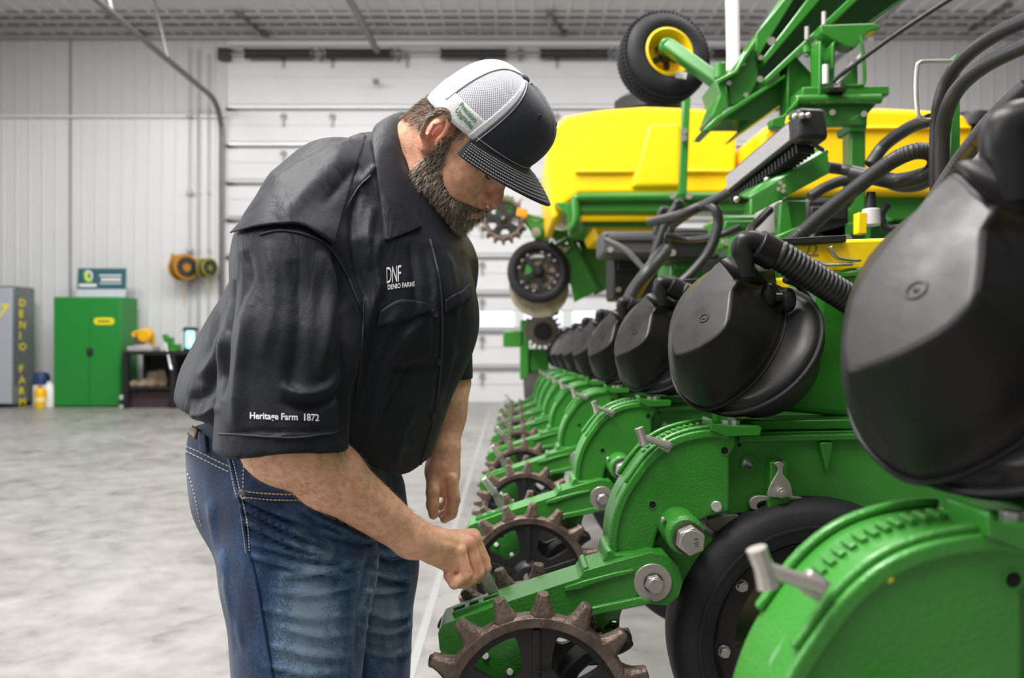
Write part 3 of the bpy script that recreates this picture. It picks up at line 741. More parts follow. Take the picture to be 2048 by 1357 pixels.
# ---- lever in the arm
lv = MB()
a = L(997, 1217, .0); b2 = L(975, 1160, -.005); e = L(962, 1128, -.005)
lv.bar(L(1003, 1228, -.0), a, .012, .019, up=(0, 1, 0)); 
pts = catmull([L(999, 1222, 0), a, L(988, 1188, -.002), b2, e], 4)
for i in range(len(pts) - 1): pass
rows = []
for i, p in enumerate(pts):
    t = (pts[min(i + 1, len(pts) - 1)] - pts[max(0, i - 1)]).normalized(); s_ = Vector((t.z, 0, -t.x)); w = .0085 - .0015 * abs(i / len(pts) - .3)
    rows.append([p + s_ * w + Vector((0, -.006, 0)), p - s_ * w + Vector((0, -.006, 0)), p - s_ * w + Vector((0, .006, 0)), p + s_ * w + Vector((0, .006, 0))])
lv = MB(); lv.grid(rows, closed_u=True); lv.face((3, 2, 1, 0)); n_ = len(lv.v); lv.face((n_ - 4, n_ - 3, n_ - 2, n_ - 1))
lever = lv.build('adjusting_lever', ZINC, U, bevel=.0015)
mid = L(984, 1178, -.009)
hd = MB(); hc = L(952, 1115, -.005)
hd.bar(hc + Vector((-.016, 0, .016)), hc + Vector((.012, 0, -.022)), .014, .030, up=(0, 1, 0))
hd.build('lever_head', ZINC, lever, bevel=.002)
lvd = (L(975, 1155, 0) - L(992, 1205, 0)).normalized(); lvs = Vector((-lvd.z, 0, lvd.x))
put_text('MADE', .0085, lambda x, y: L(990, 1197, 0) + Vector((0, -.0066, 0)) + lvd * x * 1.05 - lvs * (y - .003), mat('dark_stamp', (.14, .13, .12), .5, metal=.5), 'stamp', lever, Vector((0, 0, 0)), .0003)
# ---- spiked closing wheels
def wheel(name, c, r_tip, side):
    s_ = r_tip / .176
    m = MB()
    ro, ri = .145 * s_, .127 * s_
    m.lathe(c, (0, 1, 0), [(ri, -.012), (ro - .004, -.014), (ro, -.009), (ro, .009), (ro - .004, .014), (ri, .012)], n=96, closed_prof=True)
    w = m.build(name, CASTM, U)
    for k in range(16):
        a = R(86.5 + 22.5 * k); d_ = Vector((math.cos(a), 0, math.sin(a))); t_ = Vector((-math.sin(a), 0, math.cos(a)))
        q = MB(); rows = []
        for rr, hw, hy in ((ro - .006, .0215, .013), (ro + .003, .0165, .0135), (ro + .016, .0115, .013), (r_tip - .002, .0085, .0115), (r_tip, .0070, .0095)):
            rows.append([c + d_ * rr + t_ * hw * a1 + Vector((0, hy * a2, 0)) for a1, a2 in ((-1, -.55), (-.55, -1), (.55, -1), (1, -.55), (1, .55), (.55, 1), (-.55, 1), (-1, .55))])
        q.grid(rows, closed_u=True); q.face(range(32, 40))
        q.build('tooth', CASTM, w, bevel=.0015, ang=30)
    disc = MB()
    win = []
    for k in range(5):
        ac = R(54 + 72 * k); hw = R(19.5)
        def pt(r_, a_): return (c.x + r_ * math.cos(a_), c.z + r_ * math.sin(a_))
        o_ = [pt(.115 * s_, ac + hw * t) for t in (-.9, -.5, 0, .5, .9)]
        o_ += [pt(.108 * s_, ac + hw * 1.05), pt(.075 * s_, ac + hw * .95), pt(.062 * s_, ac + hw * .6), pt(.060 * s_, ac - hw * .6), pt(.075 * s_, ac - hw * .95), pt(.108 * s_, ac - hw * 1.05)]
        win.append([q for q in cm2(o_, 2)])
    oc = [(c.x + (ri + .001) * math.cos(2 * PI * k / 96), c.z + (ri + .001) * math.sin(2 * PI * k / 96)) for k in range(96)]
    disc.prism(oc, c.y - .004, c.y + .008, win)
    dd = disc.build('web_disc', BLKM, w, bevel=.003)
    h = MB().lathe(c, (0, 1, 0), [(0, -.02), (.014, -.02), (.026, -.018), (.032, -.008), (.040, -.004), (.040, .012), (.03, .02), (0, .02)], n=32)
    h.build('hub', BLKM, w)
    if side < 0:
        for k in range(5):
            ac = R(90 + 72 * k); dv = Vector((math.cos(ac), 0, math.sin(ac)))
            MB().bar(c + dv * .03 + Vector((0, -.006, 0)), c + dv * (ri - .004) + Vector((0, -.005, 0)), .012, .006, up=(0, 1, 0)).build('spoke_rib', BLKM, w, bevel=.002)
        vs, fs = text_mesh('6200', .016, .0004)
        put_text('6200', .016, lambda x, y: Vector((c.x - .004 + x, c.y - .0125, c.z + .052 + y)), BLKM, 'cast_number', w, Vector((0, 0, 0)), .0003)
    return w
cn = L(1073, 1420, -.10); wheel('closing_wheel', cn, .176, -1)
cf = L(1065, 1335, .055); wheel('closing_wheel', cf, .176, 1)
MB().cyl(cn + Vector((0, -.02, 0)), Vector((cf.x, cf.y + .02, cf.z)), .012, n=16).build('wheel_axle', ZINC, U)
# ---- gauge wheel
gcn = L(1640, 1295, -.03)
g_s = (Y1 - .03) / FPX
Ro = 291 * g_s; 
m = MB().lathe(gcn, (0, 1, 0), [(205 * g_s, .012), (212 * g_s, .004), (240 * g_s, -.003), (268 * g_s, 0), (284 * g_s, .010), (Ro, .026), (Ro + .001, .06), (Ro - .002, .09), (284 * g_s, .104), (240 * g_s, .108), (205 * g_s, .10)], n=128, closed_prof=True)
tyre = m.build('gauge_wheel_tyre', RUB, U, ang=60)
MB().lathe(gcn, (0, 1, 0), [(238 * g_s, -.0045), (241 * g_s, -.0052), (244 * g_s, -.0045), (244 * g_s, 0), (238 * g_s, 0)], n=128, closed_prof=True).build('tread_line', RUB, tyre)
m = MB()
oc = [(gcn.x + 207 * g_s * math.cos(2 * PI * k / 96), gcn.z + 207 * g_s * math.sin(2 * PI * k / 96)) for k in range(96)]
wins_g = []
for k in range(5):
    ac = R(160 + 72 * k); hw = R(27)
    def pt(r_, a_): return (gcn.x + r_ * g_s * math.cos(a_), gcn.z + r_ * g_s * math.sin(a_))
    o_ = [pt(158, ac + hw * t) for t in (-.95, -.5, 0, .5, .95)] + [pt(120, ac + hw * .95), pt(75, ac + hw * .7), pt(62, ac), pt(75, ac - hw * .7), pt(120, ac - hw * .95)]
    wins_g.append(cm2(o_, 2))
m.prism(oc, gcn.y + .030, gcn.y + .040, wins_g)
rim = m.build('gauge_wheel_rim', BLKM, U, bevel=.003)
MB().lathe(gcn, (0, 1, 0), [(198 * g_s, .02), (208 * g_s, .006), (208 * g_s, .10), (198 * g_s, .10)], n=96, closed_prof=True).build('rim_band', BLKM, rim)
for k in range(16):
    if k % 4 == 3: continue
    a = R(98 - 22.3 * 7 + 22.3 * k + 22.3 * 3); c = gcn + Vector((184 * g_s * math.cos(a), .030, 184 * g_s * math.sin(a)))
    MB().cyl(c, c + Vector((0, -.003, 0)), .0105, n=20).cyl(c + Vector((0, -.003, 0)), c + Vector((0, -.011, 0)), .0085, n=6, ph=a).build('rim_bolt', ZINC, rim, bevel=.0008, ang=25)
MB().lathe(gcn, (0, 1, 0), [(0, .0), (.022, .0), (.03, .012), (.045, .03), (.05, .05), (0, .05)], n=32).build('hub', BLKM, rim)
# opener disc and wheel arm behind the rim
dm_ = mat('worn_disc_steel', (.33, .29, .20), .5, metal=.4, var=.3, vscale=14, bump=.2, bscale=60)
dc = L(1720, 1300, .07)
MB().lathe(dc, (0, 1, 0), [(0, 0), (.17, .0), (.225, .002), (.225, .005), (.17, .006), (0, .006)], n=80).build('opener_disc', dm_, U)
MB().bar(L(1500, 1290, .03) , L(1640, 1390, .03), .02, .05, up=(0, 0, 1)).build('gauge_wheel_arm', GREEN_CAST, U, bevel=.004)
ap = L(1700, 1020, .06)
MB().lathe(ap, (0, 1, 0), [(0, -.01), (.10, -.01), (.10, .01), (0, .01)], n=40).build('disc_guard', mat('dull_plate', (.2, .19, .17), .5, metal=.3), U)
# small silver bracket under the arch
pr(MB(), cm2([(1415, 1040), (1440, 1033), (1475, 1030), (1478, 1045), (1462, 1060), (1440, 1066), (1420, 1058)], 3), .01, .03).build('stop_bracket', mat('dull_plate', (.2, .19, .17), .5, metal=.3), U, bevel=.002)
# ---- clamp block on top
cb = pr(MB(), [(1422, 862), (1420, 840), (1424, 838), (1428, 848), (1448, 850), (1475, 852), (1520, 852), (1524, 858), (1520, 872), (1452, 874), (1440, 868)], -.035, .02).build('clamp_block', GREEN, U, bevel=.003)
for px in (1453, 1470):
    hexc = L(px, 851, -.01); MB().cyl(hexc, hexc + Vector((0, 0, .008)), .008, n=6).build('clamp_bolt', ZINC, cb, bevel=.0008, ang=25)
# ---- green hopper side panel behind the meter
sh_o = cm2([(1640, 560), (1700, 536), (1800, 530)], 4, closed=False) + [(2000, 530), (2000, 900), (1720, 838), (1528, 820)] + cm2([(1560, 786), (1596, 735), (1622, 675), (1636, 610)], 4, closed=False)
hop = pr(MB(), sh_o, .06, .24).build('side_panel', GREEN, U, bevel=.012, seg=3)
MB().tube(catmull([L(1536, 820, .059), L(1572, 780, .059), L(1606, 722, .059), L(1630, 655, .059)], 5), .003, n=6).build('panel_edge', GREEN, hop)
MB().bar(L(1650, 552, .058), L(1990, 532, .058), .006, .006).build('panel_bead', GREEN, hop)
# seed hopper lid (yellow) with black rail and latch
yo = [(1560, 490), (1705, 478), (1990, 470), (1990, 532), (1650, 548), (1596, 524)]
yh = pr(MB(), yo, .08, .22).build('seed_hopper', YELP, U, bevel=.006)
MB().bar(L(1535, 486, .076), L(1690, 478, .076), .014, .012).build('hopper_rail', BLKM, yh, bevel=.002)
MB().tube(catmull([L(1600, 520, .06), L(1632, 522, .06), L(1650, 530, .06), L(1705, 528, .06)], 4), .0032, n=8).build('latch_wire', ZINC, yh)
MB().grid([[p + Vector((0, -.005, 0)), p + Vector((0, .012, 0))] for p in catmull([L(1661, 493, .06), L(1666, 505, .06), L(1680, 517, .06), L(1720, 522, .06)], 4)]).build('latch_handle', ZINC, yh, solid=.003)
for i, ch in enumerate('22'):
    put_text(ch, .03, lambda x, y, i=i: L(1606 + i * 14, 512, .08) + Vector((x, -.0012, y)), mat('grey_print', (.25, .2, .05), .5), 'row_number', yh, Vector((0, 0, 0)))
# ---- vacuum meter cover
ax = Vector((-.63, -.52, .57)).normalized()
eu = Vector((0, 1, 0)).cross(ax); eu = ax.cross(Vector((0, 0, 1))).normalized(); ev = eu.cross(ax).normalized()
camp = Vector((0, 0, CZ))
Fc = P(1405, 632, 1.262); Bc = Fc - ax * .140
def onplane(px, py, h):
    """ray through the pixel meets the plane at height h above the back plane"""
    dr = P(px, py, 1) - camp; q = Bc + ax * h
    t = (q - camp).dot(ax) / dr.dot(ax)
    return camp + dr * t
NA = 96
def ring_from(pts, h, n=NA, sm_=3, cen=None):
    p3 = [onplane(x, y, h) for x, y in pts]
    p2 = [((p - Bc).dot(eu), (p - Bc).dot(ev)) for p in p3]
    cx = cen[0] if cen else sum(p[0] for p in p2) / len(p2); cy = cen[1] if cen else sum(p[1] for p in p2) / len(p2)
    cv = catmull([(p[0], p[1], 0) for p in p2], sm_, True) if sm_ else [Vector((p[0], p[1], 0)) for p in p2]
    out = []
    for k in range(n):
        a = 2 * PI * k / n; d_ = (math.cos(a), math.sin(a)); best = 0
        for i in range(len(cv)):
            p, q = cv[i], cv[(i + 1) % len(cv)]
            x1, y1, x2, y2 = p.x - cx, p.y - cy, q.x - cx, q.y - cy
            den = d_[0] * (y2 - y1) - d_[1] * (x2 - x1)
            if abs(den) < 1e-12: continue
            t = (x1 * (y2 - y1) - y1 * (x2 - x1)) / den
            s2 = (x1 * d_[1] - y1 * d_[0]) / den
            if t > 0 and -1e-6 <= s2 <= 1 + 1e-6: best = max(best, t)
        out.append((cx + d_[0] * best, cy + d_[1] * best))
    return out, (cx, cy)
def lift(r2, h, off=0., cen=None):
    o = []
    for (x, y) in r2:
        if off and cen:
            dx, dy = x - cen[0], y - cen[1]; l = math.hypot(dx, dy); x += dx / l * off; y += dy / l * off
        o.append(Bc + eu * x + ev * y + ax * h - ORG)
    return o
H = .140
face_px = [(1440, 519), (1415, 545), (1388, 577), (1362, 612), (1345, 650), (1340, 685), (1342, 705), (1348, 715), (1370, 708), (1392, 699), (1427, 679), (1445, 662), (1457, 640), (1463, 600), (1466, 575), (1476, 560), (1458, 540)]
fr2, fc2 = ring_from(face_px, H, sm_=2)
body_px = [(1444, 535), (1400, 560), (1362, 600), (1342, 650), (1338, 700), (1342, 740), (1352, 770), (1378, 797), (1406, 806), (1440, 795), (1484, 765), (1519, 725), (1546, 675), (1556, 630), (1556, 595), (1530, 560), (1490, 540)]
br2, bc2 = ring_from(body_px, .035, sm_=2)
rc = P(1505, 690, 1.24)
th0 = onplane(1500, 702, 0); rcx, rcy = (th0 - Bc).dot(eu), (th0 - Bc).dot(ev)
Rr = .123
circ2 = [(rcx + Rr * math.cos(2 * PI * k / NA), rcy + Rr * math.sin(2 * PI * k / NA)) for k in range(NA)]
def lerp2(a, b, t): return [(p[0] + (q[0] - p[0]) * t, p[1] + (q[1] - p[1]) * t) for p, q in zip(a, b)]
vm = MB()
ctr = lambda r_: (sum(p[0] for p in r_) / len(r_), sum(p[1] for p in r_) / len(r_))
rows = [lift(fr2, H, -.004, fc2), lift(fr2, H - .0035, 0), lift(lerp2(fr2, br2, .30), H - .03), lift(lerp2(fr2, br2, .62), H - .06), lift(lerp2(fr2, br2, .92), H - .092), lift(br2, .036), lift(br2, .030, .003, bc2)]
vm.grid(rows, closed_u=True)
b0 = len(vm.v); vm.v.append(Bc + eu * fc2[0] + ev * fc2[1] + ax * H - ORG)
for k in range(NA): vm.face((b0, k, (k + 1) % NA))
cover = vm.build('meter_cover', BLK, U, ang=28, bevel=.0022)
fl_ = MB()
fl_.grid([lift(br2, .030, -.002, bc2), lift(br2, .020, .004, bc2), lift(lerp2(br2, circ2, .55), .022), lift(circ2, .018, -.006, (rcx, rcy)), lift(circ2, .012, .0, (rcx, rcy)), lift(circ2, .0, .002, (rcx, rcy)), lift(circ2, -.012, .0, (rcx, rcy)), lift(circ2, -.012, -.05, (rcx, rcy))], closed_u=True)
fl_.build('cover_flange', BLK, cover, ang=50)
MB().tube([p for p in lift(circ2, .006, .003, (rcx, rcy))] + [lift(circ2, .006, .003, (rcx, rcy))[0]], .004, n=8, cap=False).build('cover_seal', RUB, cover)
MB().tube([p for p in lift(br2, .021, .006, bc2)] + [lift(br2, .021, .006, bc2)[0]], .0028, n=8, cap=False).build('groove_bead', BLK, cover)
nb = onplane(1408, 637, H) - ORG
MB().lathe(nb, ax, [(.010, -.001), (.0085, .0012), (.007, .0012), (.006, -.0), (.003, -.0005), (.002, .001), (0, .0015)], n=24).build('moulding_dimple', BLK, cover)
MB().lathe(onplane(1560, 600, 0) - ORG, ax, [(0, .0), (.05, .0), (.05, .02), (0, .02)], n=24) if 0 else None
# meter body behind the cover
MB().cyl(Bc + eu * rcx + ev * rcy - ORG - ax * .012, Bc + eu * rcx + ev * rcy - ORG - ax * .07 , .115, .09, n=40).build('meter_housing', BLKM, U)
# shoulder block carrying the outlet
ob = onplane(1490, 560, .085) - ORG
sb_ = MB()
pA = L(1440, 521, -.135); pB = L(1474, 562, -.135)
sb_.grid([[L(1441, 521, -.04), L(1476, 561, -.032), L(1500, 590, .01)], [L(1468, 512, -.01), L(1515, 545, .0), L(1530, 580, .04)], [L(1490, 512, .05), L(1545, 540, .06), L(1550, 570, .08)]])
sb_.build('outlet_shoulder', BLK, cover, solid=.006)
# elbow and hose
ed = -.015
el = catmull([L(1487, 556, ed), L(1486, 520, ed), L(1484, 500, ed), L(1487, 486, ed), L(1500, 482, ed), L(1520, 488, ed)], 5)
MB().tube(el, .0175, n=20).build('outlet_elbow', BLK, U, ang=60)
col = MB(); ca, cb_ = L(1512, 490, ed), L(1546, 507, ed); hdv = (L(1700, 596, ed + .02) - L(1530, 500, ed)).normalized()
col.cyl(ca, ca + hdv * .036, .0265, .0265, n=32).cyl(ca + hdv * .036, ca + hdv * .040, .0255, .0245, n=32)
col.build('hose_collar', BLK, U, bevel=.002)
hp_ = catmull([ca + hdv * .03, L(1560, 512, ed), L(1620, 550, ed + .01), L(1690, 594, ed + .03), L(1760, 640, ed + .08), L(1800, 680, ed + .15)], 12)
dense = []
for i in range(len(hp_) - 1):
    for q in range(3): dense.append(hp_[i].lerp(hp_[i + 1], q / 3))
Lc = 0; rad = []; pp = dense[0]
for p in dense:
    Lc += (p - pp).length; pp = p; rad.append(.0225 + .0018 * math.copysign(min(1, abs(2 * math.sin(2 * PI * Lc / .0082))), math.sin(2 * PI * Lc / .0082)))
# resample so every corrugation has enough rings
seg_l = [0]
for i in range(1, len(dense)): seg_l.append(seg_l[-1] + (dense[i] - dense[i - 1]).length)
nS = int(seg_l[-1] / .00137); path = []; rr_ = []
for i in range(nS):
    s0 = i * .00137; j = int(np.searchsorted(seg_l, s0, 'right')) - 1; j = min(j, len(dense) - 2)
    f_ = (s0 - seg_l[j]) / max(1e-9, seg_l[j + 1] - seg_l[j]); path.append(dense[j].lerp(dense[j + 1], f_))
    rr_.append((.0218, .0236, .0245, .0245, .0236, .0218)[i % 6])
MB().tube(path, rr_, n=20).build('vacuum_hose', HOSE, U, ang=70)
# wing knob latch by the cover
kc = L(1552, 596, .0)
kn = MB()
for dx, dz in ((-.012, .004), (.020, -.004)): kn.sphere(kc + Vector((dx, 0, dz)), .015, 8, (.85, .8, 1.35))
kn.cyl(kc + Vector((-.01, 0, 0)), kc + Vector((.02, 0, 0)), .008, n=10).cyl(kc, kc + Vector((.02, .05, -.01)), .008, n=10)
kn.build('wing_knob', BLK, U)
MB().tube(catmull([L(1560, 622, .02), L(1580, 640, .03), L(1610, 645, .05), L(1630, 628, .07), L(1600, 575, .08), L(1570, 560, .06)], 4), .006, n=8).build('cover_latch_arm', BLK, U)

# ---- the row of units --------------------------------------------------
row_dir = (P(1030, 711, 10) - camp).normalized()
row_dir = row_dir / row_dir.y
labels = ['nearest green row unit, blurred, its arch filling the lower right corner',
          'green row unit whose closing wheel and lever the man is adjusting',
          'green row unit just behind the one the man adjusts, its lever standing free',
          'third green row unit away from the camera after the near cropped one',
          'fourth green row unit away from the camera after the near cropped one',
          'fifth green row unit away from the camera after the near cropped one',
          'sixth green row unit away from the camera after the near cropped one, small and blurred',
          'seventh green row unit after the near cropped one, next to last of the row',
          'farthest green row unit of the row, in front of the overhead door']
offs = [-.695, 0, .73, 1.46, 2.19, 2.92, 3.65, 4.38, 5.11]
units = []
for i, (dy, lb) in enumerate(zip(offs, labels)):
    o = unit if i == 1 else None
    if o is None: o = copy_tree(unit)
    o.location = ORG + row_dir * dy + (Vector((.028, 0, -.011)) if i == 0 else Vector((0, 0, 0)))
    o['label'] = lb; o['category'] = 'row unit'; o['group'] = 'row units along the planter'
    units.append(o)
piv = Bc + eu * rcx + ev * rcy - ORG; rz = Matrix.Rotation(R(-13), 3, 'Z')
for ch in units[0].children:
    if ch.name.split('.')[0] in ('meter_cover', 'outlet_elbow', 'hose_collar', 'vacuum_hose', 'wing_knob', 'cover_latch_arm', 'meter_housing'):
        ch.rotation_euler = (0, 0, R(-13)); ch.location = piv - rz @ piv + Vector((-.013, 0, .0))
for ch in units[0].children:
    if ch.name.startswith('t_handle'): ch.location = Vector((-.052, 0, -.012))
# ================================================================== REST OF THE PLANTER
def PX2(pts, Y): return [(P(x, y, Y).x, P(x, y, Y).z) for x, y in pts]
def PRi(mb, pts, Ya, Yb, holes=()): return mb.prism(PX2(pts, Ya), Ya, Yb, [PX2(h, Ya) for h in holes])
def root(name, lab, cat, px, py, Y, group=None):
    return thing(name, lab, cat, P(px, py, Y), group)
def rp(r_): return Vector(r_.location)
def hose(pts, rpx, lab, Y=None, corr=False, name='hose', m=None, group='black hoses on the planter', n=10):
    ps = [P(p[0], p[1], p[2] if len(p) > 2 else Y) for p in pts]
    Ym = sum(p.y for p in ps) / len(ps)
    path = catmull(ps, 8)
    if corr:
        dd = []
        for i in range(len(path) - 1):
            for q in range(4): dd.append(path[i].lerp(path[i + 1], q / 4))
        path = dd
    r_ = rpx * Ym / FPX
    rr = [r_ * (1 + .07 * (i % 2)) for i in range(len(path))] if corr else r_
    o = MB().tube(path, rr, n=n).build(name, m or HOSE, smooth=True, ang=60, off=ps[0], loc=ps[0])
    return tag(o, lab, 'hose', group)

# ---- yellow tanks -------------------------------------------------------
def tank(pts, Y0, Y1_, lab, ridge, bv=.09):
    r0 = root('seed_tank', lab, 'tank', pts[0][0], pts[0][1], Y0, 'yellow seed tanks'); o0 = rp(r0)
    b_ = PRi(MB(), pts, Y0, Y1_).build('tank_shell', YEL, r0, off=o0, bevel=bv, seg=6)
    return r0, o0
tr, to_ = tank([(1100, 258), (1130, 232), (1200, 219), (1290, 212), (1400, 216), (1455, 222), (1474, 250), (1472, 372), (1448, 388), (1160, 388), (1130, 410), (1122, 436), (1104, 440), (1092, 330)], 4.9, 6.0, 'large yellow seed tank behind the man\'s cap', 340)
PRi(MB(), [(1150, 337), (1474, 337), (1474, 346), (1150, 346)], 4.87, 4.93).build('moulded_ledge', YEL, tr, off=to_, bevel=.012)
PRi(MB(), [(1295, 245), (1360, 243), (1365, 375), (1262, 375)], 4.86, 4.93).build('moulded_panel', YEL, tr, off=to_, bevel=.03, seg=4)
MB().lathe(P(1300, 214, 5.4), (0, 0, 1), [(0, .06), (.2, .06), (.24, .03), (.24, -.05)], n=32).build('fill_lid', BLKM, tr, off=to_)
tr2, to2 = tank([(1520, 262), (1560, 235), (1600, 222), (1760, 214), (1850, 218), (1930, 226), (1948, 250), (1945, 372), (1900, 388), (1540, 388), (1520, 370)], 4.5, 5.6, 'large yellow seed tank seen behind the green crossbar and hoses', 340)
PRi(MB(), [(1540, 252), (1944, 252), (1944, 258), (1540, 258)], 4.47, 4.53).build('moulded_ledge', YEL, tr2, off=to2, bevel=.012)
MB().lathe(P(1940, 240, 4.6), (0, 0, 1), [(0, .03), (.1, .03), (.12, .0), (.12, -.05)], n=24).build('fill_lid', BLKM, tr2, off=to2)
# lower hopper under the left tank
lr = root('tank_hopper', 'dull yellow hopper bottoms below the green rail of the left tank', 'hopper', 1230, 440, 5.2); o0 = rp(lr)
dy_ = mat('shaded_side_yellow', (.55, .33, .01), .5)
PRi(MB(), [(1160, 424), (1340, 424), (1330, 446), (1168, 446)], 4.95, 5.6).build('hopper_panel', YEL, lr, off=o0, bevel=.01)
PRi(MB(), [(1185, 452), (1322, 452), (1310, 475), (1195, 475)], 4.95, 5.6).build('hopper_panel', YEL, lr, off=o0, bevel=.01)
PRi(MB(), [(1160, 444), (1336, 444), (1334, 454), (1168, 454)], 4.9, 5.6).build('hopper_band', GREEN, lr, off=o0, bevel=.005)
# green frame under the tank
fr_ = root('tank_carrier', 'green tube frame carrying the left yellow tank', 'carrier', 1365, 395, 4.7); o0 = rp(fr_)
MB().cyl(P(1160, 395, 4.7), P(1640, 392, 4.7), .028, n=16).build('top_tube', GREEN, fr_, off=o0)
PRi(MB(), [(1158, 402), (1600, 402), (1600, 424), (1158, 424)], 4.72, 4.9).build('side_rail', GREEN, fr_, off=o0, bevel=.008)
MB().tube(catmull([P(1160, 395, 4.7), P(1150, 400, 4.7), P(1152, 440, 4.7), P(1140, 460, 4.75)], 5), .024, n=12).build('end_tube', GREEN, fr_, off=o0)
MB().bar(P(1372, 195, 4.5), P(1364, 392, 4.5), .045, .05, up=(0, 1, 0)).build('ladder_post', GREEN, fr_, off=o0, bevel=.008)
for px, py in ((1368, 262), (1368, 276), (1345, 392), (1378, 392), (1566, 392)): MB().cyl(P(px, py, 4.46), P(px, py, 4.42), .018, n=8).build('bolt', ZINC, fr_, off=o0)
PRi(MB(), [(1110, 405), (1158, 405), (1158, 470), (1140, 470), (1135, 430)], 4.75, 4.9).build('end_plate', GREEN, fr_, off=o0, bevel=.005)
cfm = root('centre_frame', 'dark green centre frame of the planter under the right yellow tank', 'frame', 1700, 600, 4.7); o0 = rp(cfm)
PRi(MB(), [(1500, 392), (1990, 392), (1990, 440), (1500, 440)], 4.6, 5.3).build('upper_rail', GREEN, cfm, off=o0, bevel=.01)
PRi(MB(), [(1480, 446), (1990, 446), (1990, 640), (1480, 640)], 4.75, 5.3).build('side_plate', GREEN, cfm, off=o0, bevel=.01)
for px in (1520, 1620, 1720, 1820, 1920): PRi(MB(), [(px, 438), (px + 22, 438), (px + 22, 640), (px, 640)], 4.62, 4.78).build('upright', GREEN, cfm, off=o0, bevel=.006)
PRi(MB(), [(1390, 500), (1490, 500), (1490, 640), (1390, 640)], 4.75, 5.2).build('black_box', BLKM, cfm, off=o0, bevel=.01)
# ---- raised tyre --------------------------------------------------------
wr = root('raised_wheel', 'black tyre on a yellow rim raised in the air beside the green boom', 'wheel', 1329, 115, 3.3); wc = rp(wr)
wax = Vector((.20, -.97, .10)).normalized(); S = 3.3 / FPX
MB().lathe((0, 0, 0), wax, [(49 * S, .05), (60 * S, .062), (74 * S, .055), (84 * S, .04), (89 * S, .018), (90.5 * S, 0), (90.5 * S, -.03), (89 * S, -.06), (84 * S, -.085), (70 * S, -.10), (49 * S, -.09)], n=96, closed_prof=True).build('tyre', RUB, wr, ang=60)
u_, v_ = frame_of(wax)
tb_ = MB()
for k in range(64):
    a = 2 * PI * k / 64; d_ = u_ * math.cos(a) + v_ * math.sin(a); t_ = wax.cross(d_)
    for hgt, sl in ((.028, .3), (.005, -.3), (-.025, .3), (-.055, -.3)):
        rr_2 = 91 * S if abs(hgt + .015) < .03 else 88.5 * S
        tb_.bar(d_ * rr_2 + wax * (hgt - .010), d_ * rr_2 + wax * (hgt + .010) + t_ * sl * .02, .010, .006, up=d_)
tag(tb_.build('tread_blocks', RUB, wr, smooth=False), kind='stuff')
MB().lathe((0, 0, 0), wax, [(50 * S, .056), (46 * S, .060), (43 * S, .052), (40 * S, .03), (36 * S, .0), (33 * S, -.01), (14 * S, -.012), (12 * S, .01), (0, .01)], n=64).build('rim', YELP, wr)
hm = MB().lathe((0, 0, 0), wax, [(13 * S, -.01), (13 * S, .03), (10 * S, .045), (0, .05)], n=24)
hub = hm.build('hub', BLKM, wr)
for k in range(5):
    a = 2 * PI * k / 5 + .4; d_ = u_ * math.cos(a) + v_ * math.sin(a)
    MB().bar(d_ * 8 * S + wax * .01, d_ * 27 * S + wax * .004, .024, .014, up=wax).build('hub_arm', BLKM, hub, bevel=.003)
MB().box(u_ * 0 + P(1350, 163, 3.3) - wc + wax * .062, (.045, .002, .028), (0, R(8), 0)).build('white_sticker', WHITE, wr, smooth=False)
ar_ = MB().bar(P(1334, 90, 3.15) - wc, P(1445, 172, 3.05) - wc, .05, .06, up=(0, 1, 0)).cyl(P(1334, 90, 3.15) - wc, P(1330, 100, 3.28) - wc, .03, n=14)
ar_.build('axle_arm', GREEN, wr, bevel=.010, seg=3)
# ---- boom ---------------------------------------------------------------
bm_ = root('folding_boom', 'large green folding boom slanting from the raised wheel up to the top edge', 'boom', 1520, 140, 2.9); o0 = rp(bm_)
D = 2.8
def bp(name, pts, Ya, Yb, m=GREEN, bv=.004, holes=()): return PRi(MB(), pts, Ya, Yb, holes).build(name, m, bm_, off=o0, bevel=bv)
bp('web_plate', [(1458, 212), (1446, 160), (1512, 68), (1560, 0), (1700, -190), (1990, -190), (1800, 0), (1743, 46), (1680, 60), (1640, 72), (1574, 140), (1498, 198)], D + .10, D + .13)
bp('top_flange', [(1512, 66), (1567, 0), (1706, -190), (1730, -190), (1586, 2), (1522, 105), (1512, 118)], D - .04, D + .12)
bp('middle_flange', [(1524, 118), (1613, 0), (1760, -190), (1795, -190), (1640, 0), (1530, 128)], D - .06, D + .12)
bp('lower_flange', [(1528, 158), (1695, 0), (1885, -190), (1912, -190), (1716, 0), (1534, 168)], D - .10, D + .12)
bp('under_flange', [(1743, 46), (1805, 0), (1990, -170), (1975, -180), (1796, 0), (1735, 44)], D - .02, D + .12)
bp('end_cheek', [(1473, 138), (1513, 70), (1517, 160), (1498, 197), (1462, 212), (1456, 165)], D - .03, D + .0)
bp('end_plate', [(1430, 160), (1446, 152), (1458, 212), (1432, 238), (1424, 230), (1440, 190)], D - .06, D + .14)
bp('top_gusset', [(1436, 158), (1470, 140), (1486, 110), (1512, 78), (1512, 90), (1490, 122), (1476, 146), (1440, 166)], D - .08, D + .06)
bp('skid_plate', [(1406, 262), (1434, 236), (1500, 196), (1574, 141), (1574, 200), (1484, 264), (1470, 270), (1500, 240), (1438, 240), (1420, 264)], D - .0, D + .16)
bp('skid_lip', [(1404, 262), (1432, 234), (1570, 148), (1573, 154), (1440, 242), (1420, 264)], D - .09, D + .02)
bp('upright_gusset', [(1576, 126), (1592, 112), (1638, 162), (1640, 190), (1598, 192), (1578, 222), (1572, 200)], D - .05, D + .0)
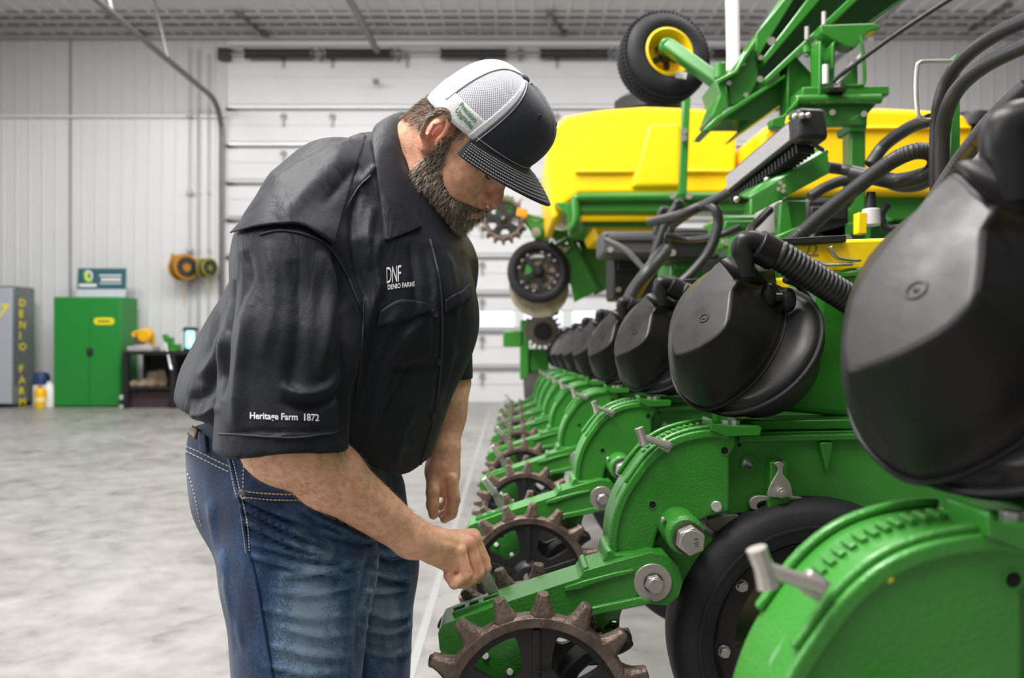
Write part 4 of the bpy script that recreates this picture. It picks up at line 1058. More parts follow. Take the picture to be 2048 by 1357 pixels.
bp('gusset_edge', [(1574, 126), (1580, 126), (1580, 225), (1574, 225)], D - .08, D - .0)
MB().cyl(P(1440, 128, D), P(1440, 158, D), .022, n=12).build('stub_post', GREEN, bm_, off=o0, bevel=.003)
for px, py, h in ((1458, 166, 5), (1543, 82, 8), (1521, 115, 5), (1520, 158, 6), (1487, 128, 4), (1492, 190, 5)):
    MB().cyl(P(px, py, D - .06), P(px, py, D - .0), h * D / FPX, n=10).build('bolt', ZINC, bm_, off=o0)
for px, py in ((1648, 38), (1614, 68)):
    MB().cyl(P(px, py - 14, D - .12), P(px, py + 12, D - .12), .008, n=8).build('stud', ZINC, bm_, off=o0)
for px, py in ((1648, 78), (1614, 106)):
    MB().cyl(P(px, py - 14, D - .10), P(px, py, D - .10), .014, n=10).cyl(P(px, py, D - .10), P(px, py + 7, D - .10), .009, n=10).build('stud_nut', GREEN, bm_, off=o0)
# ---- tower with crossbar -------------------------------------------------
tw = root('support_tower', 'green support tower with a rounded crossbar in front of the right yellow tank', 'tower', 1715, 420, 2.7); o0 = rp(tw)
E = 2.6
def tp(name, pts, Ya, Yb, m=GREEN, bv=.004): return PRi(MB(), pts, Ya, Yb).build(name, m, tw, off=o0, bevel=bv)
tp('post', [(1700, 252), (1733, 250), (1732, 500), (1702, 500)], E + .05, E + .12, bv=.008)
tp('post_collar', [(1697, 246), (1736, 244), (1732, 262), (1702, 262)], E + .03, E + .14)
MB().cyl(P(1590, 200, E), P(1762, 198, E), .016, n=20).bar(P(1592, 194, E + .06), P(1762, 192, E + .06), .03, .12, up=(0, 1, 0)).build('crossbar', GREEN, tw, off=o0, bevel=.004)
tp('crossbar_web', [(1592, 204), (1758, 202), (1745, 218), (1736, 228), (1734, 250), (1640, 252), (1580, 235), (1588, 218)], E + .02, E + .05)
tp('hook_plate', [(1596, 196), (1600, 196), (1596, 212), (1575, 228), (1570, 246), (1576, 258), (1566, 258), (1545, 252), (1543, 238), (1572, 228)], E - .03, E + .02)
tp('column', [(1632, 82), (1672, 78), (1668, 190), (1636, 190)], E + .04, E + .10)
tp('column_rib', [(1638, 82), (1644, 82), (1644, 190), (1638, 190)], E - .01, E + .06)
tp('column_rib', [(1663, 88), (1671, 80), (1668, 134), (1664, 138)], E - .01, E + .06)
tp('saddle', [(1640, 50), (1744, 46), (1762, 50), (1760, 58), (1740, 62), (1724, 78), (1712, 95), (1690, 92), (1676, 84), (1644, 66)], E - .0, E + .06)
tp('upright_plate', [(1690, 150), (1716, 128), (1717, 190), (1688, 192)], E + .04, E + .08)
tp('lower_flange', [(1610, 470), (1760, 430), (1790, 440), (1640, 490)], E - .05, E + .1)
MB().tube(catmull([P(1722, 70, E), P(1725, 100, E), P(1729, 140, E), P(1728, 165, E), P(1720, 171, E), P(1690, 171, E)], 4), .006, n=8).build('wire_guard', GREEN, tw, off=o0)
MB().cyl(P(1670, 168, E - .02), P(1728, 106, E + .02), .009, n=8).build('silver_strut', mat('bright_alloy', (.7, .7, .68), .4, metal=.3), tw, off=o0)
MB().cyl(P(1651, 130, E - .02), P(1651, 168, E - .02), .010, n=8).build('silver_pin', mat('bright_alloy', (.7, .7, .68), .4, metal=.3), tw, off=o0)
MB().box(P(1666, 186, E), (.055, .08, .012)).build('dark_pad', BLKM, tw, off=o0)
for px, py in ((1665, 225), (1728, 228), (1741, 80), (1703, 108), (1640, 243)): MB().cyl(P(px, py, E - .02), P(px, py, E + .03), .010, n=8).build('bolt', ZINC, tw, off=o0)
# ---- channel beam and light bar --------------------------------------------
cbm = root('channel_bracket', 'short green channel beam standing in front of the tower below the light bar', 'bracket', 1580, 370, 2.2); o0 = rp(cbm)
PRi(MB(), [(1502, 397), (1656, 302), (1660, 346), (1504, 430)], 2.14, 2.16).build('front_web', GREEN, cbm, off=o0, bevel=.003)
m = MB(); q = [P(1503, 397, 2.14), P(1656, 302, 2.14), P(1607, 300, 2.32), P(1478, 393, 2.32)]
m.grid([[q[0], q[1]], [q[3], q[2]]]); m.build('top_flange', GREEN, cbm, off=o0, solid=.01)
MB().bar(P(1580, 405, 2.2), P(1580, 485, 2.2), .07, .06, up=(0, 1, 0)).build('post', GREEN, cbm, off=o0, bevel=.006)
PRi(MB(), [(1556, 470), (1608, 448), (1620, 458), (1560, 490)], 2.12, 2.3).build('foot_plate', GREEN, cbm, off=o0, bevel=.004)
PRi(MB(), [(1562, 405), (1575, 400), (1588, 470), (1558, 475)], 2.13, 2.15).build('rib', GREEN, cbm, off=o0, bevel=.002)
for px, py in ((1534, 360), (1607, 310), (1473, 399)): MB().sphere(P(px, py, 2.2), .009, 6).build('bolt', ZINC, cbm, off=o0)
for px, py in ((1560, 365), (1567, 372), (1557, 378), (1566, 382)): MB().cyl(P(px, py, 2.13), P(px, py, 2.115), .006, n=8).build('bolt', ZINC, cbm, off=o0)
lb = root('light_bar', 'black LED light bar with a grey ribbed lens pointing down the row', 'light', 1540, 310, 2.3); o0 = rp(lb)
a, b2 = P(1474, 368, 2.42), P(1606, 262, 2.06); ld = (b2 - a).normalized()
MB().bar(a, b2, .065, .062).build('housing', BLKM, lb, off=o0, bevel=.006)
nl = ld.cross(Vector((0, 0, 1))).normalized(); nl = nl if nl.y < 0 else -nl
nl = (nl).normalized()
ul = nl.cross(ld).normalized(); ul = ul if ul.z > 0 else -ul
MB().bar(a + nl * .031, b2 + nl * .031 - ld * .01, .008, .046, up=ul).build('lens', mat('ribbed_lens', (.30, .29, .29), .3, bump=.4, bscale=240), lb, off=o0, bevel=.002)
MB().bar(b2, b2 + ld * .05, .080, .085).build('end_cap', BLKM, lb, off=o0, bevel=.012)
fn = MB()
for k in range(22): fn.bar(a.lerp(b2, k / 21) - ul * .04 - nl * .0, a.lerp(b2, k / 21) - ul * .062, .05, .006, up=ld)
tag(fn.build('cooling_fins', BLKM, lb, off=o0, smooth=False), kind='stuff')
for px, py in ((1590, 233), (1604, 232), (1616, 231)): MB().sphere(P(px, py, 2.0), .008, 6).build('cap_screw', ZINC, lb, off=o0)
MB().tube(catmull([P(1612, 272, 2.02), P(1630, 290, 2.05), P(1645, 300, 2.1)], 4), .006, n=8).build('power_lead', HOSE, lb, off=o0)
# ---- white pole, cable, wire loop --------------------------------------------
wp_ = root('white_pole', 'white pole hanging from above in front of the overhead door', 'pole', 1464, 0, 4.2); o0 = rp(wp_)
MB().cyl(P(1461, -160, 4.2), P(1467, 140, 4.2), .034, n=20).build('pole', WHITE, wp_, off=o0)
MB().cyl(P(1466, 128, 4.2), P(1467, 142, 4.2), .045, n=20).build('end_sleeve', WHITE, wp_, off=o0)
hose([(1668, 162, 2.55), (1700, 136, 2.4), (1790, 70, 2.3), (1905, -5, 2.2), (2000, -60, 2.1)], 5, 'thin black cable running diagonally up to the top edge right of the boom', name='cable')
wl = root('wire_hose_hook', 'bent steel wire hose hook left of the two large black hoses', 'hook', 1835, 180, 1.75); o0 = rp(wl)
MB().tube(catmull([P(1908, 122, 1.7), P(1850, 123, 1.7), P(1838, 126, 1.7), P(1834, 136, 1.7), P(1832, 180, 1.7), P(1836, 226, 1.7), P(1846, 238, 1.7), P(1860, 240, 1.7), P(1905, 238, 1.7)], 4), .0045, n=8).build('wire', ZINC, wl, off=o0)
PRi(MB(), [(1908, 112), (1914, 108), (1920, 118), (1921, 300), (1920, 330), (1901, 330), (1903, 240), (1906, 130)], 1.72, 1.74).build('upright_strap', GREEN, wl, off=o0, bevel=.002)
# ---- hoses ---------------------------------------------------------------------
hose([(1560, 505, 2.0), (1600, 470, 2.0), (1660, 418, 1.95), (1720, 370, 1.9), (1780, 325, 1.85), (1825, 304, 1.8), (1860, 305, 1.8), (1872, 325, 1.8), (1855, 348, 1.82), (1800, 362, 1.9), (1760, 358, 1.95), (1700, 345, 2.0)], 15, 'thick ribbed black hose looping in front of the right yellow tank', corr=True, n=14)
hose([(1655, 335, 2.3), (1690, 340, 2.3), (1740, 350, 2.2), (1800, 372, 2.1), (1850, 365, 2.0), (1885, 320, 1.9)], 12, 'black hose running behind the thick ribbed hose loop')
hose([(1620, 395, 2.4), (1650, 375, 2.4), (1690, 362, 2.4), (1705, 380, 2.4), (1690, 410, 2.4)], 11, 'short curved black hose right of the channel beam')
hose([(1875, 420, 1.75), (1872, 330, 1.72), (1874, 250, 1.7), (1880, 205, 1.68), (1895, 160, 1.66), (1930, 115, 1.6), (1990, 70, 1.5), (2075, 30, 1.4)], 14, 'upper of two large black hoses arching to the right edge', n=14)
hose([(1885, 430, 1.7), (1884, 330, 1.68), (1886, 260, 1.66), (1898, 210, 1.62), (1925, 168, 1.58), (1980, 125, 1.5), (2075, 80, 1.4)], 15, 'lower of two large black hoses arching to the right edge', n=14)
hose([(1740, 330, 2.3), (1770, 290, 2.3), (1820, 255, 2.2), (1860, 240, 2.1)], 13, 'black hose rising behind the wire hook against the yellow tank')
hose([(1850, 430, 1.55), (1905, 345, 1.5), (1945, 290, 1.45), (1990, 235, 1.4), (2060, 170, 1.35)], 17, 'ribbed black hose just above the near black cover', corr=True, n=14)
hose([(1345, 450, 2.8), (1380, 425, 2.7), (1430, 400, 2.6), (1478, 374, 2.5)], 10, 'black hose leading to the lower end of the light bar')
hose([(1270, 610, 3.0), (1290, 560, 3.0), (1312, 500, 3.0), (1330, 450, 3.0), (1352, 412, 3.0), (1356, 405, 3.0), (1362, 420, 3.05), (1330, 480, 3.1), (1300, 545, 3.1)], 8, 'narrow black hose bent upward left of the light bar')
hose([(1345, 580, 2.6), (1385, 545, 2.6), (1420, 500, 2.6), (1436, 450, 2.6), (1430, 418, 2.6), (1405, 412, 2.65), (1360, 430, 2.7), (1300, 445, 2.9)], 10, 'black hose hooping over the dark clutter behind the third cover')
hose([(1212, 480, 3.6), (1250, 500, 3.4), (1290, 540, 3.2)], 6, 'thin black hose crossing the dark hopper behind the far covers')
hose([(1250, 620, 2.9), (1270, 580, 2.9), (1300, 540, 2.9), (1330, 500, 3.0)], 15, 'thick dark hose behind the fourth black cover')
hose([(1310, 470, 3.6), (1318, 440, 3.6), (1324, 420, 3.6), (1334, 425, 3.6), (1338, 460, 3.6)], 7, 'small black hose loop below the left tank rail')
hose([(1640, 470, 2.0), (1620, 500, 2.0), (1560, 520, 2.0), (1500, 470, 2.2), (1520, 440, 2.3), (1540, 420, 2.35)], 9, 'black hose curving below the channel beam')
hose([(1330, 470, 2.7), (1380, 480, 2.7), (1440, 470, 2.6), (1480, 455, 2.6)], 7, 'flat black hose behind the second black cover')
hose([(1775, 410, 1.9), (1762, 430, 1.9), (1772, 455, 1.9), (1800, 458, 1.9)], 8, 'small ribbed black loop beside the silver actuator', corr=True)
# ---- actuator ---------------------------------------------------------------------
ac = root('actuator', 'light grey actuator with a black connector on top in front of the tower foot', 'actuator', 1740, 440, 1.9); o0 = rp(ac)
MB().cyl(P(1742, 452, 1.9), P(1742, 418, 1.9), .022, .020, n=24).build('body', mat('light_grey_plastic', (.55, .53, .53), .45), ac, off=o0, bevel=.003)
MB().cyl(P(1742, 420, 1.9), P(1742, 384, 1.9), .013, .010, n=16).build('connector', BLKM, ac, off=o0, bevel=.002)
MB().box(P(1720, 448, 1.9), (.02, .03, .05)).build('yellow_bracket', YELP, ac, off=o0, bevel=.002)
# ---- long toolbar behind the units --------------------------------------------------
tbq = root('toolbar', 'long green square toolbar running behind the black covers along the row', 'toolbar', 1500, 560, 2.4); o0 = rp(tbq)
t0 = ORG + Vector((.665, 0, .33)); 
MB().bar(t0 + row_dir * -.9, t0 + row_dir * 5.6, .15, .15).build('beam', GREEN, tbq, off=o0, bevel=.01)
for i, dy in enumerate(offs):
    c = t0 + row_dir * (dy + .15)
    MB().box(c + Vector((-.10, 0, -.02)), (.05, .16, .26)).box(c + Vector((-.22, 0, -.05)), (.22, .05, .12)).build('clamp_bracket', GREEN, tbq, off=o0, bevel=.004)
    MB().cyl(c + Vector((-.13, -.05, .09)), c + Vector((.1, -.05, .09)), .01, n=8).build('u_bolt', ZINC, tbq, off=o0)
# dark control boxes and chains between toolbar and tank
for (x0, y0, x1, y1, Y, lbx, mm_) in ((1205, 462, 1330, 510, 3.9, 'long dark grey box beam below the yellow hopper', mat('dark_grey_plastic', (.06, .06, .062), .5)),
        (1225, 500, 1320, 600, 4.2, 'black seed meter block behind the far covers', BLKM), (1330, 455, 1440, 520, 3.2, 'black valve block in the clutter behind the covers', BLKM),
        (1610, 395, 1700, 500, 2.55, 'black control box between the channel beam and the tower post', BLKM), (1440, 430, 1520, 500, 3.0, 'green manifold housing behind the second black cover', GREEN),
        (1340, 500, 1410, 590, 3.4, 'green bracket block in the clutter behind the third cover', GREEN), (1500, 455, 1560, 520, 2.7, 'green bearing block below the channel beam', GREEN)):
    r0 = root('equipment_box', lbx, 'box', (x0 + x1) / 2, (y0 + y1) / 2, Y); o0 = rp(r0)
    (c_, s_) = B(x0, x1, y0, y1, Y, Y + .3)
    MB().box(c_, s_).build('housing', mm_, r0, off=o0, bevel=.015)
    MB().box(Vector(c_) + Vector((0, -.155, s_[2] * .2)), (s_[0] * .8, .02, s_[2] * .25)).build('cover_plate', mm_, r0, off=o0, bevel=.006)
    for sx_ in (-.38, .38):
        MB().cyl(Vector(c_) + Vector((s_[0] * sx_, -.15, -s_[2] * .3)), Vector(c_) + Vector((s_[0] * sx_, -.175, -s_[2] * .3)), .014, n=8).build('bolt', ZINC, r0, off=o0)
pv = root('bright_light_plate', 'white plate standing for a patch of bright light left of the green tank rail', 'plate', 1132, 440, 5.3); o0 = rp(pv)  # white plate added in place of a patch of bright light
PRi(MB(), cm2([(1126, 412), (1140, 418), (1152, 432), (1144, 446), (1130, 460), (1112, 458), (1110, 448), (1118, 428)], 2), 5.3, 5.34).build('plate', mat('light_patch_white', (.95, .95, .93), .4), pv, off=o0, bevel=.01)
MB().cyl(P(1130, 445, 5.3), P(1130, 445, 5.26), .02, n=10).build('bolt', ZINC, pv, off=o0)
gw = root('grey_fertiliser_pump', 'grey pump body hanging below the channel beam', 'pump', 1540, 440, 2.7); o0 = rp(gw)
MB().lathe(P(1540, 470, 2.7), (0, 0, 1), [(0, 0), (.045, 0), (.05, .02), (.05, .09), (.035, .11), (0, .11)], n=24).build('body', mat('pale_grey_cast', (.35, .34, .34), .5), gw, off=o0)
MB().cyl(P(1528, 414, 2.68), P(1564, 410, 2.68), .014, n=14).build('outlet', WHITE, gw, off=o0)
# ---- folded wing unit in the distance ------------------------------------------------
fu = copy_tree(units[4]); sc = .93
fu['label'] = 'green row unit on the folded wing, turned up on end beneath the yellow tank'; fu['category'] = 'row unit'; fu['group'] = 'row units on the folded wing'
Yf = 5.9; th_ = R(64)
gl = L(1640, 1295, -.03)
rotm = Matrix.Rotation(th_, 3, 'Y')
target = P(1077, 543, Yf)
fu.rotation_euler = (0, th_, 0)
fu.location = target - rotm @ gl
# lower folded pieces
lwf = root('folded_coulter_assembly', 'green folded wing end with a grey toothed coulter wheel before the door windows', 'coulter', 1085, 680, 6.4); o0 = rp(lwf)
SY = 6.4 / FPX
q = MB().lathe(P(1085, 660, 6.4), (0, 1, 0), [(0, 0), (32 * SY, 0), (32 * SY, .02), (0, .02)], n=48)
cw = q.build('coulter_disc', mat('dull_brown_steel', (.16, .13, .12), .5, metal=.4), lwf, off=o0)
for k in range(20):
    a = 2 * PI * k / 20; c = P(1085, 660, 6.4) + Vector((math.cos(a), 0, math.sin(a))) * 35 * SY + Vector((0, .01, 0))
    MB().box(c, (9 * SY, .02, 5 * SY), (0, -a, 0)).build('tooth', mat('dull_brown_steel', (.16, .13, .12), .5, metal=.4), cw, off=o0, smooth=False)
MB().lathe(P(1085, 663, 6.37), (0, 1, 0), [(0, 0), (16 * SY, 0), (18 * SY, .02), (18 * SY, .04)], n=32).build('coulter_hub', BLKM, lwf, off=o0)
(c_, s_) = B(1006, 1048, 662, 694, 6.5, 6.8); MB().box(c_, s_).build('tool_bar_stub', GREEN, lwf, off=o0, bevel=.01)
(c_, s_) = B(1040, 1058, 640, 760, 6.5, 6.7); MB().box(c_, s_).build('upright', GREEN, lwf, off=o0, bevel=.01)
(c_, s_) = B(1044, 1098, 698, 745, 6.55, 6.75); MB().box(c_, s_).build('bracket_block', GREEN, lwf, off=o0, bevel=.015)
(c_, s_) = B(1062, 1118, 605, 630, 6.5, 6.8); MB().box(c_, s_).build('dark_mount', BLKM, lwf, off=o0, bevel=.01)
for px, py in ((1080, 612), (1105, 615), (1072, 636), (1068, 650)): MB().cyl(P(px, py, 6.45), P(px, py, 6.5), .025, n=10).build('bolt', ZINC, lwf, off=o0)
MB().lathe(P(1072, 790, 6.6), (1, 0, .1), [(0, -.10), (.19, -.09), (.2, -.06), (.2, .06), (.19, .09), (0, .10)], n=40).build('transport_tyre', mat('dusty_rubber', (.05, .045, .042), .8, bump=.4, bscale=30), lwf, off=o0)
orf = root('reflector', 'small orange reflector on the arm of the folded wing unit', 'reflector', 1044, 426, 5.7); o0 = rp(orf)
MB().box(P(1044, 426, 5.7), (.075, .02, .06), (0, R(10), 0)).build('lens', mat('orange_reflector', (.95, .28, .01), .35), orf, off=o0, bevel=.008)
MB().bar(P(1052, 430, 5.75), P(1112, 448, 5.8), .02, .02).build('stem', GREEN, orf, off=o0, smooth=False)
# ================================================================== SMOOTH BODIES (signed distance fields -> mesh)
V3 = lambda *a: np.array(a, dtype=np.float32)
def smin(a, b, k):
    h = np.maximum(k - np.abs(a - b), 0) / k
    return np.minimum(a, b) - h * h * k * .25
class Field:
    def __init__(s, lo, hi, h):
        s.lo = np.array(lo, np.float32); s.h = h
        s.n = (np.ceil((np.array(hi) - s.lo) / h) + 1).astype(int)
        s.F = np.full(s.n, .2, np.float32)
    def _sub(s, lo, hi):
        a = np.clip(np.floor((lo - s.lo) / s.h).astype(int), 0, s.n); b = np.clip(np.ceil((hi - s.lo) / s.h).astype(int) + 1, 0, s.n)
        if (b <= a).any(): return None
        g = [s.lo[i] + s.h * np.arange(a[i], b[i], dtype=np.float32) for i in range(3)]
        X, Y, Z = np.meshgrid(*g, indexing='ij', sparse=True)
        return tuple(slice(a[i], b[i]) for i in range(3)), X, Y, Z
    def op(s, fn, lo, hi, k=.01, mode='add'):
        pad = k + 2.5 * s.h
        r = s._sub(np.array(lo, np.float32) - pad, np.array(hi, np.float32) + pad)
        if r is None: return
        sl, X, Y, Z = r
        d = fn(X, Y, Z).astype(np.float32)
        if mode == 'add': s.F[sl] = smin(s.F[sl], d, max(k, 1e-5))
        elif mode == 'sub': s.F[sl] = -smin(-s.F[sl], d, max(k, 1e-5))
    def ell(s, c, r, M=None, k=.01, mode='add', cut=None):
        c = np.array(c, np.float32); r = np.array(r, np.float32); R_ = max(r)
        M = np.array(M, np.float32) if M is not None else np.eye(3, dtype=np.float32)   # columns = local axes
        ext = np.sqrt(((M * r) ** 2).sum(1))
        def fn(X, Y, Z):
            x, y, z = X - c[0], Y - c[1], Z - c[2]
            u = [(x * M[0, i] + y * M[1, i] + z * M[2, i]) for i in range(3)]
            k0 = np.sqrt((u[0] / r[0]) ** 2 + (u[1] / r[1]) ** 2 + (u[2] / r[2]) ** 2) + 1e-6
            k1 = np.sqrt((u[0] / r[0] ** 2) ** 2 + (u[1] / r[1] ** 2) ** 2 + (u[2] / r[2] ** 2) ** 2) + 1e-6
            d = k0 * (k0 - 1) / k1
            return np.maximum(d, cut(X, Y, Z)) if cut else d
        s.op(fn, c - ext, c + ext, k, mode)
    def cap(s, a, b, r0, r1=None, k=.01, mode='add', side=None, ratio=1., cut=None):
        """tapered capsule; ratio widens it along side"""
        a = np.array(a, np.float32); b = np.array(b, np.float32); r1 = r0 if r1 is None else r1
        ab = b - a; L2 = float((ab ** 2).sum()) + 1e-9; R_ = max(r0, r1) * max(1, ratio)
        sd = np.array(side, np.float32) if side is not None else None
        if sd is not None: sd = sd / np.linalg.norm(sd); q = 1 / ratio - 1; aw = ab + sd * (ab @ sd) * q; L2 = float((aw ** 2).sum()) + 1e-9
        def fn(X, Y, Z):
            x, y, z = X - a[0], Y - a[1], Z - a[2]
            if sd is not None:
                m = (x * sd[0] + y * sd[1] + z * sd[2]) * q
                x, y, z = x + sd[0] * m, y + sd[1] * m, z + sd[2] * m
                w = aw
            else: w = ab
            t = np.clip((x * w[0] + y * w[1] + z * w[2]) / L2, 0, 1)
            d = np.sqrt((x - t * w[0]) ** 2 + (y - t * w[1]) ** 2 + (z - t * w[2]) ** 2) - (r0 + (r1 - r0) * t)
            return np.maximum(d, cut(X, Y, Z)) if cut else d
        s.op(fn, np.minimum(a, b) - R_, np.maximum(a, b) + R_, k, mode)
    def chain(s, pts, rad, k=.01, **kw):
        for i in range(len(pts) - 1): s.cap(pts[i], pts[i + 1], rad[i], rad[i + 1], k=k, **kw)
    def mesh(s, name, mats, parent=None, smooth_it=1, off=None, disp=None, attr=None):
        F = s.F; S = F < 0; n = s.n
        c = np.zeros(n - 1, np.uint8)
        for i in (0, 1):
            for j in (0, 1):
                for k in (0, 1): c += S[i:n[0] - 1 + i, j:n[1] - 1 + j, k:n[2] - 1 + k]
        act = (c > 0) & (c < 8); idx = np.argwhere(act); ids = np.full(n - 1, -1, np.int32); ids[act] = np.arange(len(idx))
        pos = np.zeros((len(idx), 3), np.float32); cnt = np.zeros(len(idx), np.float32)
        cs = [(i, j, k) for i in (0, 1) for j in (0, 1) for k in (0, 1)]
        fv = {q: F[idx[:, 0] + q[0], idx[:, 1] + q[1], idx[:, 2] + q[2]] for q in cs}
        for q in cs:
            for ax_ in range(3):
                if q[ax_] == 0:
                    p = list(q); p[ax_] = 1; p = tuple(p)
                    fa, fb = fv[q], fv[p]; m = (fa < 0) != (fb < 0)
                    t = np.where(m, fa / np.where(m, fa - fb, 1), 0)
                    for d in range(3): pos[:, d] += m * (q[d] + (t if d == ax_ else 0))
                    cnt += m
        pos = pos / cnt[:, None] + idx; V = s.lo + pos * s.h
        quads = []
        for ax_ in range(3):
            o = [(1, 2), (2, 0), (0, 1)][ax_]
            a = [slice(None)] * 3; b = [slice(None)] * 3; a[ax_] = slice(0, n[ax_] - 1); b[ax_] = slice(1, n[ax_])
            A, B_ = S[tuple(a)], S[tuple(b)]; e = np.argwhere(A != B_)
            e = e[(e[:, o[0]] > 0) & (e[:, o[1]] > 0) & (e[:, o[0]] < n[o[0]] - 1) & (e[:, o[1]] < n[o[1]] - 1)]
            ins = A[e[:, 0], e[:, 1], e[:, 2]]
            def cell(d0, d1):
                f = e.copy(); f[:, o[0]] -= d0; f[:, o[1]] -= d1; return ids[f[:, 0], f[:, 1], f[:, 2]]
            q = np.stack([cell(1, 1), cell(0, 1), cell(0, 0), cell(1, 0)], 1)
            q[~ins] = q[~ins][:, ::-1]
            quads.append(q)
        Q = np.concatenate(quads)
        me = bpy.data.meshes.new(name)
        # light smoothing
        E = np.concatenate([Q[:, [0, 1]], Q[:, [1, 2]], Q[:, [2, 3]], Q[:, [3, 0]]])
        for it in range(smooth_it):
            acc = np.zeros_like(V); ct = np.zeros(len(V), np.float32)
            for d in range(3): acc[:, d] = np.bincount(E[:, 0], V[E[:, 1], d], len(V)) + np.bincount(E[:, 1], V[E[:, 0], d], len(V))
            ct = np.bincount(E[:, 0], minlength=len(V)) + np.bincount(E[:, 1], minlength=len(V))
            V = V * .45 + acc / np.maximum(ct, 1)[:, None] * .55
        if disp is not None:
            V = disp(V, vnormals(V, Q))
        s.V, s.Q = V, Q
        off_ = np.array(off if off is not None else (0, 0, 0), np.float32)
        me.vertices.add(len(V)); me.vertices.foreach_set('co', (V - off_).ravel().astype(np.float32))
        me.loops.add(len(Q) * 4); me.loops.foreach_set('vertex_index', Q.ravel().astype(np.int32))
        me.polygons.add(len(Q)); me.polygons.foreach_set('loop_start', np.arange(0, len(Q) * 4, 4, dtype=np.int32)); me.polygons.foreach_set('loop_total', np.full(len(Q), 4, np.int32))
        me.update(calc_edges=True)
        me.polygons.foreach_set('use_smooth', np.ones(len(Q), bool))
        for q in (mats if isinstance(mats, (list, tuple)) else [mats]): me.materials.append(q)
        if attr is not None:
            ca = me.color_attributes.new('tint', 'FLOAT_COLOR', 'POINT'); ca.data.foreach_set('color', attr(V).astype(np.float32).ravel())
        o_ = bpy.data.objects.new(name, me); C.objects.link(o_)
        if parent: o_.parent = parent
        return o_
def vnormals(V, Q):
    n = np.cross(V[Q[:, 2]] - V[Q[:, 0]], V[Q[:, 3]] - V[Q[:, 1]])
    N = np.zeros_like(V)
    for c in range(4):
        for d in range(3): N[:, d] += np.bincount(Q[:, c], n[:, d], len(V))
    return N / np.maximum(np.linalg.norm(N, axis=1), 1e-9)[:, None]
def to_px(V):
    return np.stack([1024 + V[:, 0] / V[:, 1] * FPX, HY - (V[:, 2] - CZ) / V[:, 1] * FPX], 1)
def fold_disp(folds, back=False):
    """real folds in the cloth: each is (polyline in photo pixels, half width px, height m)"""
    def f(V, N):
        px = to_px(V); vd = V - np.array([0, 0, CZ], np.float32); vd /= np.linalg.norm(vd, axis=1)[:, None]
        facing = np.clip(-(vd * N).sum(1) * 3, 0, 1)
        D = np.zeros(len(V), np.float32)
        for pl, w, h in folds:
            pl = np.array([(p.x, p.y) for p in catmull([(a, b, 0) for a, b in pl], 4)]); m = len(pl) - 1
            lo = pl.min(0) - 3 * w; hi = pl.max(0) + 3 * w
            sel = np.where((px[:, 0] > lo[0]) & (px[:, 0] < hi[0]) & (px[:, 1] > lo[1]) & (px[:, 1] < hi[1]) & (facing > 0))[0]
            if not len(sel): continue
            q = px[sel]; best = np.full(len(sel), 1e9); tt = np.zeros(len(sel))
            for i in range(m):
                a, b = pl[i], pl[i + 1]; ab = b - a; t = np.clip(((q - a) @ ab) / (ab @ ab + 1e-9), 0, 1)
                d = np.linalg.norm(q - (a + t[:, None] * ab), axis=1); k = d < best; best[k] = d[k]; tt[k] = (i + t[k]) / m
            end = np.clip(np.minimum(tt, 1 - tt) * 5, 0, 1) ** .7
            D[sel] += (1.3 * h * np.exp(-(best / w) ** 2) * end).astype(np.float32)
        return V + N * (D * facing)[:, None]
    return f
class Surf:
    """ray casts from the photograph's viewpoint on to finished surfaces, to lay sewn-on pieces on them"""
    def __init__(s, V, Q): s.t = BVHTree.FromPolygons([tuple(v) for v in V.tolist()], [tuple(q) for q in Q.tolist()])
    def hit(s, px, py, lift=.001):
        o = Vector((0, 0, CZ)); d = (P(px, py, 1) - o).normalized()
        h = s.t.ray_cast(o, d)
        if h[0] is None: return None
        n = h[1]; n = n if n.dot(d) < 0 else -n
        return h[0] + n * lift
    def near(s, p, lift=.001):
        h = s.t.find_nearest(p); return h[0] + h[1] * lift
def surf_text(sf, txt, size, fn, m, name, parent, off, bold=.2, lift=.0012, **k):
    vs, fs = text_mesh(txt, size, bold, **k); mb = MB(); good = []
    for v in vs:
        h = sf.hit(*fn(v.x, v.y), lift); good.append(h)
    last = next((g for g in good if g is not None), None)
    mb.v = [g if g is not None else last for g in good]; mb.f = [f for f in fs if all(good[i] is not None for i in f)]; mb.mi = [0] * len(mb.f)
    return mb.build(name, m, parent, off=off, smooth=False, fixn=False)
def surf_patch(sf, top, bot, nu, nv, lift, name, m, parent, off, thick=.0015, liftfn=None):
    t = catmull([(a, b, 0) for a, b in top], 8); b_ = catmull([(a, b, 0) for a, b in bot], 8)
    def at(pl, u): x = u * (len(pl) - 1); i = min(int(x), len(pl) - 2); return pl[i].lerp(pl[i + 1], x - i)
    rows = []
    for j in range(nv + 1):
        row = []
        for i in range(nu + 1):
            p = at(t, i / nu).lerp(at(b_, i / nu), j / nv); l = lift if liftfn is None else liftfn(i / nu, j / nv)
            h = sf.hit(p.x, p.y, l)
            row.append(h)
        rows.append(row)
    # fill rays that missed the cloth with their neighbours
    for row in rows:
        for i in range(len(row)):
            if row[i] is None:
                c = [row[k] for k in sorted(range(len(row)), key=lambda q: abs(q - i)) if row[k] is not None]
                row[i] = c[0] if c else None
    rows = [r for r in rows if r[0] is not None]
    return MB().grid(rows).build(name, m, parent, off=off, solid=thick, ang=70)
